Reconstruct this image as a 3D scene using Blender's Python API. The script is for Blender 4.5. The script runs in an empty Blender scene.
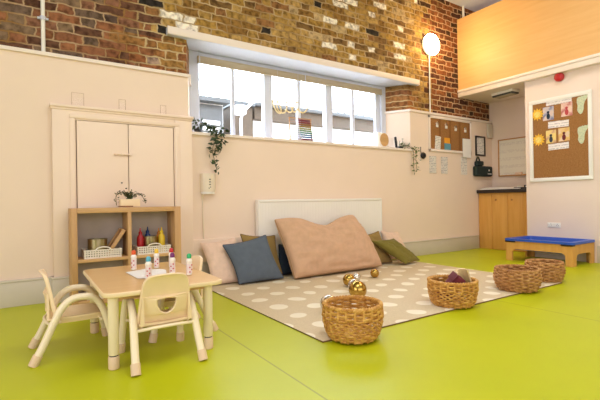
import bpy, bmesh, math, random
from mathutils import Vector, Matrix, noise
random.seed(7)
PI = math.pi
S = 0.72                      # the layout is written in drawing units; one unit = 0.72 m
scene = bpy.context.scene
COL = scene.collection

# ------------------------------------------------------------------ materials
def srgb(c):
    r = []
    for v in c[:3]:
        v = v / 255.0
        r.append(v / 12.92 if v <= 0.04045 else ((v + 0.055) / 1.055) ** 2.4)
    return (r[0], r[1], r[2], 1.0)

class NT:
    def __init__(self, name):
        self.m = bpy.data.materials.new(name); self.m.use_nodes = True
        self.t = self.m.node_tree; self.b = self.t.nodes['Principled BSDF']
    def n(self, kind, **kw):
        o = self.t.nodes.new(kind)
        for k, v in kw.items(): setattr(o, k, v)
        return o
    def l(self, a, b): self.t.links.new(a, b)
    def coords(self, scale=(1, 1, 1)):
        tc = self.n('ShaderNodeTexCoord'); mp = self.n('ShaderNodeMapping')
        mp.inputs['Scale'].default_value = tuple(s / S for s in scale)
        self.l(tc.outputs['Object'], mp.inputs['Vector']); return mp.outputs[0]
    def math(self, op, a, b=None, c=None):
        o = self.n('ShaderNodeMath', operation=op)
        for i, v in enumerate((a, b, c)):
            if v is None: continue
            if isinstance(v, (int, float)): o.inputs[i].default_value = v
            else: self.l(v, o.inputs[i])
        return o.outputs[0]
    def mix(self, f, a, b):
        o = self.n('ShaderNodeMix', data_type='RGBA')
        for i, v in ((0, f), (6, a), (7, b)):
            if isinstance(v, (int, float)): o.inputs[i].default_value = v
            elif isinstance(v, tuple): o.inputs[i].default_value = v
            else: self.l(v, o.inputs[i])
        return o.outputs[2]
    def ramp(self, f, stops, const=False):
        o = self.n('ShaderNodeValToRGB'); cr = o.color_ramp
        if const: cr.interpolation = 'CONSTANT'
        while len(cr.elements) < len(stops): cr.elements.new(0.5)
        for e, (p, c) in zip(cr.elements, stops): e.position = p; e.color = c
        self.l(f, o.inputs[0]); return o.outputs[0]
    def bump(self, h, strength, dist=0.01):
        o = self.n('ShaderNodeBump'); o.inputs['Strength'].default_value = strength
        o.inputs['Distance'].default_value = dist
        self.l(h, o.inputs['Height']); self.l(o.outputs[0], self.b.inputs['Normal'])

def plain(name, c, rough=0.5, var=0.06, scale=6.0, bump=0.0, metal=0.0, spec=0.5, bscale=None, coat=0.0, sheen=0.0):
    k = NT(name); v = k.coords()
    nz = k.n('ShaderNodeTexNoise'); nz.inputs['Scale'].default_value = scale; nz.inputs['Detail'].default_value = 4
    k.l(v, nz.inputs['Vector'])
    a = srgb(c); d = tuple(x * (1 - var) for x in a[:3]) + (1,); u = tuple(min(1, x * (1 + var)) for x in a[:3]) + (1,)
    k.l(k.ramp(nz.outputs[0], [(0.3, d), (0.7, u)]), k.b.inputs['Base Color'])
    k.b.inputs['Roughness'].default_value = rough; k.b.inputs['Metallic'].default_value = metal
    k.b.inputs['Specular IOR Level'].default_value = spec
    k.b.inputs['Coat Weight'].default_value = coat
    k.b.inputs['Sheen Weight'].default_value = sheen
    if bump:
        n2 = k.n('ShaderNodeTexNoise'); n2.inputs['Scale'].default_value = bscale or scale * 8; n2.inputs['Detail'].default_value = 3
        k.l(v, n2.inputs['Vector']); k.bump(n2.outputs[0], bump, 0.01)
    return k.m

def wood(name, c, c2, axis=0, rough=0.45, scale=4.0, coat=0.0):
    k = NT(name); sc = [12, 12, 12]; sc[axis] = 0.9
    v = k.coords(tuple(sc))
    nz = k.n('ShaderNodeTexNoise'); nz.inputs['Scale'].default_value = scale / 3; nz.inputs['Detail'].default_value = 6
    nz.inputs['Distortion'].default_value = 0.6
    k.l(v, nz.inputs['Vector'])
    k.l(k.ramp(nz.outputs[0], [(0.25, srgb(c2)), (0.65, srgb(c))]), k.b.inputs['Base Color'])
    k.b.inputs['Roughness'].default_value = rough; k.b.inputs['Coat Weight'].default_value = coat
    k.bump(nz.outputs[0], 0.05, 0.005)
    return k.m

def emit(name, c, s):
    k = NT(name); k.b.inputs['Base Color'].default_value = srgb(c)
    k.b.inputs['Emission Color'].default_value = srgb(c); k.b.inputs['Emission Strength'].default_value = s
    return k.m

def brick_mat():
    k = NT('brickwork'); k.b.inputs['Roughness'].default_value = 0.9
    k.b.inputs['Specular IOR Level'].default_value = 0.2
    v = k.coords()
    dn = k.n('ShaderNodeTexNoise'); dn.inputs['Scale'].default_value = 7; dn.inputs['Detail'].default_value = 3
    k.l(v, dn.inputs['Vector'])
    sep = k.n('ShaderNodeSeparateXYZ'); k.l(v, sep.inputs[0])
    dx = k.math('MULTIPLY', k.math('SUBTRACT', dn.outputs[0], 0.5), 0.11)
    dcol = k.n('ShaderNodeSeparateColor'); k.l(dn.outputs[1], dcol.inputs[0])
    dz = k.math('MULTIPLY', k.math('SUBTRACT', dcol.outputs[1], 0.5), 0.06)
    X = k.math('ADD', k.math('ADD', sep.outputs[0], sep.outputs[1]), dx)
    Z = k.math('ADD', sep.outputs[2], dz)
    h, w = 0.108, 0.325
    zr = k.math('DIVIDE', Z, h); row = k.math('FLOOR', zr); fz = k.math('SUBTRACT', zr, row)
    xr = k.math('ADD', k.math('DIVIDE', X, 1.5 * w), k.math('MULTIPLY', row, 0.5))
    rn = k.n('ShaderNodeTexWhiteNoise', noise_dimensions='1D'); k.l(row, rn.inputs['W'])
    xr = k.math('ADD', xr, k.math('MULTIPLY', rn.outputs[0], 0.12))
    ci = k.math('FLOOR', xr); fx = k.math('MULTIPLY', k.math('SUBTRACT', xr, ci), 1.5)
    head = k.math('GREATER_THAN', fx, 1.0)
    loc = k.math('SUBTRACT', fx, head)                     # distance into this brick
    wid = k.math('SUBTRACT', 1.0, k.math('MULTIPLY', head, 0.5))
    ex = k.math('MULTIPLY', k.math('MINIMUM', loc, k.math('SUBTRACT', wid, loc)), w)
    ez = k.math('MULTIPLY', k.math('MINIMUM', fz, k.math('SUBTRACT', 1.0, fz)), h)
    edge = k.math('MINIMUM', ex, ez)
    cell = k.n('ShaderNodeCombineXYZ'); k.l(k.math('ADD', k.math('MULTIPLY', ci, 2), head), cell.inputs[0]); k.l(row, cell.inputs[1])
    wn = k.n('ShaderNodeTexWhiteNoise', noise_dimensions='3D'); k.l(cell.outputs[0], wn.inputs['Vector'])
    R = wn.outputs[0]
    left = k.ramp(R, [(0, srgb((104, 72, 56))), (0.14, srgb((138, 92, 66))), (0.3, srgb((112, 92, 78))), (0.44, srgb((150, 100, 70))), (0.58, srgb((90, 72, 64))), (0.7, srgb((140, 98, 76))), (0.86, srgb((130, 106, 84)))], True)
    mid = k.ramp(R, [(0, srgb((168, 134, 74))), (0.17, srgb((146, 110, 58))), (0.33, srgb((184, 150, 90))), (0.48, srgb((126, 96, 58))), (0.6, srgb((172, 136, 70))), (0.74, srgb((148, 106, 66))), (0.82, srgb((190, 164, 122))), (0.905, srgb((248, 240, 226))), (0.975, srgb((54, 48, 44)))], True)
    orange = k.ramp(R, [(0, srgb((150, 94, 58))), (0.4, srgb((156, 114, 64))), (0.7, srgb((130, 82, 54)))], True)
    right = k.ramp(R, [(0, srgb((116, 72, 46))), (0.25, srgb((136, 84, 52))), (0.5, srgb((92, 58, 42))), (0.7, srgb((142, 90, 56))), (0.9, srgb((78, 56, 42)))], True)
    jn = k.math('MULTIPLY', k.math('SUBTRACT', wn.outputs[0], 0.5), 0.5)
    xx = k.math('ADD', sep.outputs[0], jn)
    f1 = k.math('GREATER_THAN', xx, 1.35)
    f2 = k.math('GREATER_THAN', xx, 6.75)
    c = k.mix(f1, left, mid); c = k.mix(f2, c, right)
    low = k.math('MULTIPLY', k.math('LESS_THAN', sep.outputs[2], 3.28), k.math('GREATER_THAN', xx, 0.9))
    low = k.math('MULTIPLY', low, k.math('LESS_THAN', sep.outputs[0], 6.5))
    c = k.mix(k.math('MULTIPLY', low, 0.75), c, orange)
    fine = k.n('ShaderNodeTexNoise'); fine.inputs['Scale'].default_value = 15; fine.inputs['Detail'].default_value = 6; k.l(v, fine.inputs['Vector'])
    c2 = k.n('ShaderNodeMix', data_type='RGBA', blend_type='MULTIPLY'); c2.inputs[0].default_value = 0.9
    k.l(c, c2.inputs[6]); k.l(k.ramp(fine.outputs[0], [(0.34, (0.42, 0.38, 0.34, 1)), (0.5, (0.95, 0.93, 0.9, 1)), (0.68, (1.3, 1.28, 1.2, 1))]), c2.inputs[7])
    mz = k.math('GREATER_THAN', xx, 7.0)
    big = k.n('ShaderNodeTexNoise'); big.inputs['Scale'].default_value = 1.6; k.l(v, big.inputs['Vector'])
    mort_l = k.mix(k.math('GREATER_THAN', sep.outputs[0], 1.1), k.ramp(big.outputs[0], [(0.4, srgb((150, 112, 66))), (0.6, srgb((190, 160, 126)))]), k.ramp(big.outputs[0], [(0.4, srgb((158, 128, 84))), (0.6, srgb((204, 178, 136)))]))
    mort = k.mix(mz, mort_l, srgb((200, 164, 126)))
    mk = k.n('ShaderNodeMapRange'); mk.inputs[1].default_value = 0.004; mk.inputs[2].default_value = 0.014; k.l(edge, mk.inputs[0])
    k.l(k.mix(mk.outputs[0], mort, c2.outputs[2]), k.b.inputs['Base Color'])
    hh = k.math('ADD', mk.outputs[0], k.math('MULTIPLY', fine.outputs[0], 0.6))
    k.bump(hh, 0.6, 0.012)
    return k.m

def rug_mat():
    k = NT('dotted_rug'); k.b.inputs['Roughness'].default_value = 0.85; k.b.inputs['Specular IOR Level'].default_value = 0.15
    v = k.coords(); sep = k.n('ShaderNodeSeparateXYZ'); k.l(v, sep.inputs[0])
    nz = k.n('ShaderNodeTexNoise'); nz.inputs['Scale'].default_value = 1.3; k.l(v, nz.inputs['Vector'])
    sc = k.n('ShaderNodeSeparateColor'); k.l(nz.outputs[1], sc.inputs[0])
    x = k.math('ADD', sep.outputs[0], k.math('MULTIPLY', k.math('SUBTRACT', sc.outputs[0], 0.5), 0.22))
    y = k.math('ADD', sep.outputs[1], k.math('MULTIPLY', k.math('SUBTRACT', sc.outputs[1], 0.5), 0.22))
    A, B = 0.645, 0.375
    ds = []
    for ox, oy in ((0.0, 0.0), (0.5, 0.5)):
        gx = k.math('MULTIPLY', k.math('SUBTRACT', k.math('FRACT', k.math('ADD', k.math('DIVIDE', x, A), ox)), 0.5), A)
        gy = k.math('MULTIPLY', k.math('SUBTRACT', k.math('FRACT', k.math('ADD', k.math('DIVIDE', y, B), oy)), 0.5), B)
        ds.append(k.math('SQRT', k.math('ADD', k.math('MULTIPLY', gx, gx), k.math('MULTIPLY', gy, gy))))
    d = k.math('MINIMUM', ds[0], ds[1])
    mr = k.n('ShaderNodeMapRange'); mr.inputs[1].default_value = 0.092; mr.inputs[2].default_value = 0.082; k.l(d, mr.inputs[0])
    f = k.n('ShaderNodeTexNoise'); f.inputs['Scale'].default_value = 60; k.l(v, f.inputs['Vector'])
    base = k.ramp(f.outputs[0], [(0.3, srgb((210, 192, 160))), (0.7, srgb((220, 202, 170)))])
    k.l(k.mix(mr.outputs[0], base, srgb((242, 232, 210))), k.b.inputs['Base Color'])
    k.bump(f.outputs[0], 0.3, 0.004)
    return k.m

def glass_mat(name, tint=(255, 255, 255), refl=0.5):
    k = NT(name); out = k.t.nodes['Material Output']
    tr = k.n('ShaderNodeBsdfTransparent'); tr.inputs[0].default_value = srgb(tint)
    gl = k.n('ShaderNodeBsdfGlossy'); gl.inputs['Roughness'].default_value = 0.05
    fr = k.n('ShaderNodeLayerWeight'); mx = k.n('ShaderNodeMixShader')
    k.l(k.math('MULTIPLY', k.math('ADD', k.math('POWER', fr.outputs['Facing'], 3.0), 0.04), refl), mx.inputs[0]); k.l(tr.outputs[0], mx.inputs[1]); k.l(gl.outputs[0], mx.inputs[2])
    k.l(mx.outputs[0], out.inputs[0]); return k.m

def floor_mat():
    k = NT('vinyl_floor'); v = k.coords(); sep = k.n('ShaderNodeSeparateXYZ'); k.l(v, sep.inputs[0])
    nz = k.n('ShaderNodeTexNoise'); nz.inputs['Scale'].default_value = 1.2; nz.inputs['Detail'].default_value = 5; k.l(v, nz.inputs['Vector'])
    base = k.ramp(nz.outputs[0], [(0.3, srgb((184, 192, 3))), (0.7, srgb((192, 198, 6)))])
    fx = k.math('ABSOLUTE', k.math('SUBTRACT', k.math('FRACT', k.math('ADD', k.math('DIVIDE', k.math('SUBTRACT', sep.outputs[0], 1.37), 2.83), 0.5)), 0.5))
    seam = k.math('LESS_THAN', fx, 0.0022)
    k.l(k.mix(k.math('MULTIPLY', seam, 0.55), base, srgb((120, 118, 20))), k.b.inputs['Base Color'])
    k.b.inputs['Roughness'].default_value = 0.42
    k.b.inputs['Specular IOR Level'].default_value = 0.45
    f = k.n('ShaderNodeTexNoise'); f.inputs['Scale'].default_value = 40; k.l(v, f.inputs['Vector']); k.bump(f.outputs[0], 0.06, 0.003)
    return k.m

def cork_mat():
    k = NT('cork'); v = k.coords((1, 1, 1))
    a = k.n('ShaderNodeTexNoise'); a.inputs['Scale'].default_value = 45; a.inputs['Detail'].default_value = 5; k.l(v, a.inputs['Vector'])
    k.l(k.ramp(a.outputs[0], [(0.3, srgb((144, 98, 50))), (0.55, srgb((158, 110, 60))), (0.75, srgb((168, 120, 68)))]), k.b.inputs['Base Color'])
    k.b.inputs['Roughness'].default_value = 0.95; k.bump(a.outputs[0], 0.3, 0.004); return k.m

def wicker_mat(name, a, b, c):
    k = NT(name); v = k.coords((1, 1, 1))
    n1 = k.n('ShaderNodeTexNoise'); n1.inputs['Scale'].default_value = 24; n1.inputs['Detail'].default_value = 5; k.l(v, n1.inputs['Vector'])
    k.l(k.ramp(n1.outputs[0], [(0.28, srgb(a)), (0.5, srgb(b)), (0.72, srgb(c))]), k.b.inputs['Base Color'])
    k.b.inputs['Roughness'].default_value = 0.6; k.bump(n1.outputs[0], 0.4, 0.006); return k.m

def photo_mat(name, sky, ground, dark):
    k = NT(name); v = k.coords()
    n1 = k.n('ShaderNodeTexNoise'); n1.inputs['Scale'].default_value = 9; n1.inputs['Detail'].default_value = 2; k.l(v, n1.inputs['Vector'])
    k.l(k.ramp(n1.outputs[0], [(0.36, srgb(dark)), (0.46, srgb(ground)), (0.56, srgb(sky))]), k.b.inputs['Base Color'])
    k.b.inputs['Roughness'].default_value = 0.4; return k.m

def printed_mat(name, bg, ink, rows=30):
    k = NT(name); v = k.coords(); sep = k.n('ShaderNodeSeparateXYZ'); k.l(v, sep.inputs[0])
    n1 = k.n('ShaderNodeTexNoise'); n1.inputs['Scale'].default_value = 30; k.l(v, n1.inputs['Vector'])
    r = k.math('FRACT', k.math('MULTIPLY', sep.outputs[2], rows)); line = k.math('LESS_THAN', r, 0.4)
    g = k.math('GREATER_THAN', n1.outputs[0], 0.47)
    k.l(k.mix(k.math('MULTIPLY', k.math('MULTIPLY', line, g), 0.55), srgb(bg), srgb(ink)), k.b.inputs['Base Color'])
    k.b.inputs['Roughness'].default_value = 0.6; return k.m

M = {}
CREAM = (238, 212, 176)
M['plaster'] = plain('cream_plaster', (240, 218, 198), 0.75, 0.015, 2.0, 0.05)
M['rplaster'] = plain('right_wall_paint', (238, 218, 204), 0.75, 0.015, 2.0, 0.05)
M['skirt'] = plain('skirting_paint', (212, 202, 188), 0.5, 0.03, 3.0)
M['cupb'] = plain('cupboard_paint', (242, 220, 200), 0.5, 0.012, 3.0)
M['brick'] = brick_mat()
M['white'] = plain('white_gloss_sky_tint', (208, 212, 226), 0.4, 0.02, 4.0)  # cool skylight cast on window frame and soffit is mixed into this white
M['trimw'] = plain('cream_trim_paint', (240, 226, 214), 0.5, 0.02, 4.0)
M['floor'] = floor_mat(); M['rug'] = rug_mat()
M['rugedge'] = plain('rug_edge', (120, 90, 60), 0.9)
M['ply'] = wood('birch_ply', (228, 182, 120), (222, 172, 108), 1, 0.5)
M['oak'] = wood('oak_veneer', (206, 164, 112), (186, 142, 92), 2, 0.5)
M['oakx'] = wood('oak_veneer_flat', (214, 172, 118), (194, 150, 98), 0, 0.5)
M['table'] = wood('maple_tabletop', (230, 188, 130), (222, 178, 118), 0, 0.32, coat=0.15)
M['edge'] = plain('cream_edge_band', (240, 216, 174), 0.4, 0.03)
M['plas'] = plain('cream_plastic', (243, 217, 178), 0.38, 0.03, 5.0, 0.03)
M['metal_cream'] = plain('cream_enamel_tube', (246, 230, 198), 0.3, 0.02)
M['foot'] = plain('pinkish_foot_cap', (230, 202, 168), 0.5, 0.02)
M['cab'] = wood('cabinet_beech', (226, 170, 88), (214, 154, 72), 2, 0.5)
M['counter'] = plain('dark_granite', (44, 36, 34), 0.3, 0.3, 40)
M['cork'] = cork_mat()
M['cork_strip'] = plain('dark_cork_strip', (136, 88, 42), 0.9, 0.08, 30)
M['wicker'] = wicker_mat('water_hyacinth', (172, 114, 46), (206, 152, 72), (232, 186, 104))
M['wicker2'] = wicker_mat('dark_hyacinth', (148, 98, 50), (184, 132, 76), (214, 168, 108))
M['gold'] = plain('gold_mirror', (188, 154, 78), 0.16, 0.04, 3, metal=1.0)
M['silver'] = plain('silver_mirror', (232, 228, 222), 0.1, 0.04, 3, metal=1.0)
M['tin'] = plain('brushed_tin', (170, 160, 128), 0.3, 0.08, 20, metal=1.0)
def fabric(name, c, b=0.25): return plain(name, c, 0.9, 0.06, 14, b, spec=0.15, bscale=110, sheen=0.1)
M['f_blue'] = fabric('slate_blue_linen', (94, 104, 116))
M['f_navy'] = fabric('navy_cotton', (44, 54, 70))
M['f_pink'] = fabric('blush_cotton', (232, 202, 180))
M['f_big'] = fabric('dusty_rose_linen', (208, 170, 138))
M['f_olive'] = fabric('golden_olive_cotton', (152, 126, 74))
M['f_green'] = fabric('olive_green_cotton', (122, 112, 50))
M['f_tan'] = fabric('piping_tan', (176, 140, 100))
M['f_dark'] = fabric('dark_piping', (96, 72, 40))
M['blue'] = plain('blue_tray_plastic', (40, 90, 196), 0.35, 0.03)
M['black'] = plain('black_plastic', (26, 24, 24), 0.4)
M['bag'] = plain('dark_green_nylon', (22, 40, 38), 0.7, 0.1, 10)
M['red'] = plain('red_plastic', (184, 22, 26), 0.35)
M['wplas'] = plain('white_plastic', (242, 238, 230), 0.4, 0.01)
M['wbask'] = plain('white_basket_plastic', (238, 228, 212), 0.45, 0.01)
M['paper'] = plain('white_paper', (240, 236, 232), 0.7, 0.02)
M['printed'] = printed_mat('printed_sheet', (236, 230, 220), (90, 90, 110))
M['caption'] = printed_mat('caption_strip', (240, 232, 228), (150, 140, 150), 22)
M['glass'] = glass_mat('window_glass')
M['acrylic'] = glass_mat('clear_acrylic', (255, 255, 255), 0.3)
M['pocket'] = glass_mat('clear_pocket', (255, 255, 255), 0.3)
M['leaf'] = plain('dark_green_leaf', (52, 72, 40), 0.5, 0.35, 30)
M['leafl'] = plain('pale_green_leaf', (118, 130, 84), 0.5, 0.3, 30)
M['stem'] = plain('brown_stem', (96, 84, 50), 0.7)
M['blind'] = plain('beige_blind_fabric', (190, 174, 148), 0.8, 0.02)
M['lamp'] = emit('lamp_diffuser', (255, 226, 178), 14.0)
M['rendered'] = plain('white_render', (244, 242, 238), 0.9, 0.02)
M['fascia'] = plain('weathered_fascia', (72, 58, 44), 0.8, 0.15, 3)
M['greymetal'] = plain('grey_metal', (74, 74, 74), 0.5, 0.1)
M['paving'] = plain('pale_paving', (200, 196, 188), 0.9)
M['sun'] = plain('sun_card_yellow', (240, 186, 50), 0.7, 0.1, 20)
M['sunc'] = plain('sun_card_centre', (246, 214, 110), 0.7, 0.15, 30)
M['foot_card'] = printed_mat('footprint_card', (208, 214, 176), (150, 170, 150), 40)
M['ph1'] = photo_mat('snapshot_blue', (220, 196, 180), (190, 180, 190), (120, 120, 150))
M['ph2'] = photo_mat('snapshot_pink', (232, 200, 180), (222, 170, 156), (190, 110, 100))
M['ph3'] = photo_mat('snapshot_yellow', (236, 206, 110), (230, 196, 120), (200, 150, 110))
M['ph4'] = photo_mat('snapshot_dark', (228, 198, 160), (230, 186, 90), (220, 170, 110))
M['orange_p'] = plain('orange_paper', (236, 160, 40), 0.7); M['blue_p'] = plain('teal_paper', (96, 150, 170), 0.7)
M['wb'] = printed_mat('whiteboard_face', (234, 228, 216), (216, 208, 200), 6)
M['tanwood'] = wood('tan_wood_frame', (196, 142, 80), (176, 122, 64), 1)
M['maroon'] = plain('maroon_leather', (104, 26, 34), 0.75, 0.1); M['creamwood'] = wood('pale_wood', (230, 208, 160), (214, 188, 136), 2)
M['soap'] = plain('ivory_plastic', (230, 216, 192), 0.35, 0.01)
M['label'] = plain('marker_label', (236, 222, 222), 0.5, 0.05, 20)
M['labelr'] = plain('label_red_mark', (190, 60, 60), 0.5)

# ------------------------------------------------------------------ mesh builder
def catmull(P, n=8, closed=False):
    P = [Vector(p) for p in P]; out = []
    N = len(P)
    for i in range(N if closed else N - 1):
        if closed: a, b, c, d = P[(i - 1) % N], P[i], P[(i + 1) % N], P[(i + 2) % N]
        else: a, b, c, d = P[max(i - 1, 0)], P[i], P[i + 1], P[min(i + 2, N - 1)]
        for j in range(n):
            t = j / n
            out.append(0.5 * ((2 * b) + (c - a) * t + (2 * a - 5 * b + 4 * c - d) * t * t + (3 * b - a - 3 * c + d) * t ** 3))
    if not closed: out.append(P[-1])
    return out

class MB:
    def __init__(self): self.b = bmesh.new(); self.mats = []; self.cur = 0
    def box(self, x0, x1, y0, y1, z0, z1, bev=0.0, rot=None, seg=2):
        r = bmesh.ops.create_cube(self.b, size=1.0)
        c = Vector(((x0 + x1) / 2, (y0 + y1) / 2, (z0 + z1) / 2))
        for v in r['verts']: v.co = Vector((v.co.x * (x1 - x0), v.co.y * (y1 - y0), v.co.z * (z1 - z0)))
        vs = r['verts']
        if bev:
            es = list({e for v in vs for e in v.link_edges})
            q = bmesh.ops.bevel(self.b, geom=es, offset=bev, segments=seg, affect='EDGES', profile=0.5)
            vs = [v for v in q['verts']] 
            allv = set(vs)
            st = list(allv)
            while st:
                v = st.pop()
                for e in v.link_edges:
                    o = e.other_vert(v)
                    if o not in allv: allv.add(o); st.append(o)
            vs = list(allv)
        for v in vs:
            if rot is not None: v.co = rot @ v.co
            v.co += c
        return self
    def prism(self, pts, z0, z1, axis='z'):
        """polygon extruded along an axis; pts are the two other coordinates in order"""
        def mk(a, b, c):
            return {'z': (a, b, c), 'y': (a, c, b), 'x': (c, a, b)}[axis]
        lo = [self.b.verts.new(mk(a, b, z0)) for a, b in pts]; hi = [self.b.verts.new(mk(a, b, z1)) for a, b in pts]
        fs = [self.b.faces.new(lo[::-1]), self.b.faces.new(hi)]
        n = len(pts)
        for i in range(n): fs.append(self.b.faces.new((lo[i], lo[(i + 1) % n], hi[(i + 1) % n], hi[i])))
        bmesh.ops.recalc_face_normals(self.b, faces=fs)
        return self
    def tube(self, pts, r, seg=10, cap=True, closed=False, radii=None, squash=None):
        pts = [Vector(p) for p in pts]; n = len(pts); rings = []
        prev = None
        for i, p in enumerate(pts):
            a = pts[(i - 1) % n] if (closed or i > 0) else p
            b = pts[(i + 1) % n] if (closed or i < n - 1) else p
            t = (b - a).normalized()
            if prev is None:
                up = Vector((0, 0, 1)) if abs(t.z) < 0.9 else Vector((1, 0, 0))
                u = t.cross(up).normalized()
            else:
                u = (prev - t * prev.dot(t)).normalized()
            prev = u; w = t.cross(u)
            rr = radii[i] if radii else r
            s = squash or 1.0
            rings.append([self.b.verts.new(p + (u * math.cos(2 * PI * k / seg) * s + w * math.sin(2 * PI * k / seg)) * rr) for k in range(seg)])
        m = n if closed else n - 1
        for i in range(m):
            A, B = rings[i], rings[(i + 1) % n]
            for k in range(seg): self.b.faces.new((A[k], A[(k + 1) % seg], B[(k + 1) % seg], B[k]))
        if cap and not closed:
            self.b.faces.new(rings[0][::-1]); self.b.faces.new(rings[-1])
        return self
    def lathe(self, prof, c=(0, 0, 0), seg=28, rot=None, cap=True):
        c = Vector(c); rings = []; new = []
        for r, z in prof:
            ring = []
            for k in range(seg):
                v = Vector((r * math.cos(2 * PI * k / seg), r * math.sin(2 * PI * k / seg), z))
                if rot is not None: v = rot @ v
                ring.append(self.b.verts.new(v + c))
            rings.append(ring)
        for A, B in zip(rings, rings[1:]):
            for k in range(seg): self.b.faces.new((A[k], A[(k + 1) % seg], B[(k + 1) % seg], B[k]))
        if cap:
            self.b.faces.new(rings[0][::-1]); self.b.faces.new(rings[-1])
        return self
    def sphere(self, c, r, seg=24, sz=(1, 1, 1)):
        q = bmesh.ops.create_uvsphere(self.b, u_segments=seg, v_segments=seg // 2, radius=r)
        for v in q['verts']: v.co = Vector((v.co.x * sz[0], v.co.y * sz[1], v.co.z * sz[2])) + Vector(c)
        return self
    def shape(self, loops, depth, bev, fn):
        """flat outline with holes (2-D) filled and given thickness; fn maps (a, b, d) to 3-D"""
        cu = bpy.data.curves.new('tmp', 'CURVE'); cu.dimensions = '2D'; cu.fill_mode = 'BOTH'
        cu.extrude = max(depth / 2 - bev, 0.0001); cu.bevel_depth = bev; cu.bevel_resolution = 2
        for lp in loops:
            sp = cu.splines.new('POLY'); sp.points.add(len(lp) - 1); sp.use_cyclic_u = True
            for q, (a, b) in zip(sp.points, lp): q.co = (a, b, 0, 1)
        o = bpy.data.objects.new('tmp', cu); COL.objects.link(o)
        dg = bpy.context.evaluated_depsgraph_get(); me = o.evaluated_get(dg).to_mesh()
        vs = [self.b.verts.new(fn(v.co.x, v.co.y, v.co.z)) for v in me.vertices]
        for p in me.polygons:
            try: self.b.faces.new([vs[i] for i in p.vertices])
            except ValueError: pass
        o.evaluated_get(dg).to_mesh_clear()
        bpy.data.objects.remove(o); bpy.data.curves.remove(cu)
        return self
    def build(self, name, mat, parent=None, smooth=35, recalc=True, weld=False):
        if weld: bmesh.ops.remove_doubles(self.b, verts=self.b.verts, dist=1e-5)
        if recalc: bmesh.ops.recalc_face_normals(self.b, faces=self.b.faces)
        me = bpy.data.meshes.new(name)
        if smooth:
            a = math.radians(smooth)
            for f in self.b.faces: f.smooth = True
            for e in self.b.edges:
                if len(e.link_faces) == 2 and e.calc_face_angle(0) > a: e.smooth = False
        self.b.to_mesh(me); self.b.free()
        me.materials.append(M[mat] if isinstance(mat, str) else mat)
        o = bpy.data.objects.new(name, me); COL.objects.link(o)
        if parent is not None: o.parent = parent
        return o

def thing(name, label, cat, loc=(0, 0, 0), rz=0.0, group=None):
    o = bpy.data.objects.new(name, None); COL.objects.link(o); o.empty_display_size = 0.1
    o.location = loc; o.rotation_euler = (0, 0, rz); o['label'] = label; o['category'] = cat
    if group: o['group'] = group
    return o
def tag(o, label, cat, group=None, loc=None, kind=None):
    o['label'] = label; o['category'] = cat
    if group: o['group'] = group
    if loc is not None: o.location = loc
    if kind: o['kind'] = kind
    return o
def struct(o): o['kind'] = 'structure'; return o
def copy_tree(o, parent=None):
    c = o.copy(); COL.objects.link(c)
    if parent is not None: c.parent = parent
    for ch in list(o.children): copy_tree(ch, c)
    return c

# ------------------------------------------------------------------ room shell
YB = 5.53; XR = 7.86; CEIL = 5.27; YW = 5.95
struct(MB().box(-5, 11.2, -6, 6.2, -0.12, 0).build('floor', 'floor'))
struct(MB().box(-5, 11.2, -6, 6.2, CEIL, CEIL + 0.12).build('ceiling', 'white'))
struct(MB().box(-5.1, -5, -6, 6.2, 0, CEIL).build('wall_left', 'plaster', smooth=0))
struct(MB().box(-5, 11.2, -6.1, -6, 0, CEIL).build('wall_front', 'plaster', smooth=0))
struct(MB().box(11.2, 11.3, -6, 6.2, 0, CEIL).build('wall_mezzanine', 'plaster', smooth=0))
w = MB()                                                      # plastered lower wall with splayed window opening
w.box(-5, 8.9, YB, 6.2, 0, 2.03)
w.prism([(-5, YB), (1.84, YB), (2.0, YW), (2.0, 6.2), (-5, 6.2)], 2.03, 2.80)
w.prism([(6.2, YB), (8.9, YB), (8.9, 6.2), (5.94, 6.2), (5.94, YW)], 2.03, 2.80)
wb = struct(w.build('wall_back', 'plaster', smooth=0))
q = MB(); d = 0.05
q.prism([(-5, YB + d), (1.84, YB + d), (2.0, YW), (2.0, 6.2), (-5, 6.2)], 2.80, 3.345)
q.prism([(6.2, YB + d), (11.2, YB + d), (11.2, 6.2), (5.94, 6.2), (5.94, YW)], 2.80, 3.345)
q.box(-5, 11.2, YB + d, 6.2, 3.345, CEIL)
q.build('brickwork', 'brick', wb, smooth=0)
c = MB()                                                      # timber capping along the top of the plaster
c.prism([(-5, YB - 0.03), (1.87, YB - 0.03), (2.03, YW), (1.9, YW), (1.8, YB + 0.06), (-5, YB + 0.06)], 2.80, 2.84)
c.prism([(6.17, YB - 0.03), (8.9, YB - 0.03), (8.9, YB + 0.06), (6.25, YB + 0.06), (6.0, YW), (5.91, YW)], 2.80, 2.84)
struct(c.build('trim_1', 'trimw'))
struct(MB().box(1.565, 6.445, YB - 0.045, YB - 0.03, 3.335, 3.435, 0.003).build('trim_6', 'trimw'))
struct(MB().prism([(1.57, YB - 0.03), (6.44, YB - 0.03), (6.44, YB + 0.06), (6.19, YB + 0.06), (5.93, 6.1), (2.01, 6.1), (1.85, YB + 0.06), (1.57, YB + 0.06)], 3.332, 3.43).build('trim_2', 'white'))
s = MB().prism([(1.82, YB - 0.035), (6.22, YB - 0.035), (6.2, YB + 0.01), (5.94, YW), (2.0, YW), (1.84, YB + 0.01)], 2.03, 2.068)
struct(s.build('trim_3', 'trimw'))
# skirting on the back wall
sk = MB(); sk.box(-5, 8.3, YB - 0.035, YB + 0.01, 0, 0.285, 0.004); sk.box(-5, 8.3, YB - 0.045, YB + 0.01, 0.265, 0.29, 0.008)
struct(sk.build('baseboard_back', 'skirt'))
struct(MB().box(1.62, 2.86, YB - 0.06, YB + 0.01, 0.29, 0.6, 0.01).build('trim_4', 'plaster'))
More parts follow.
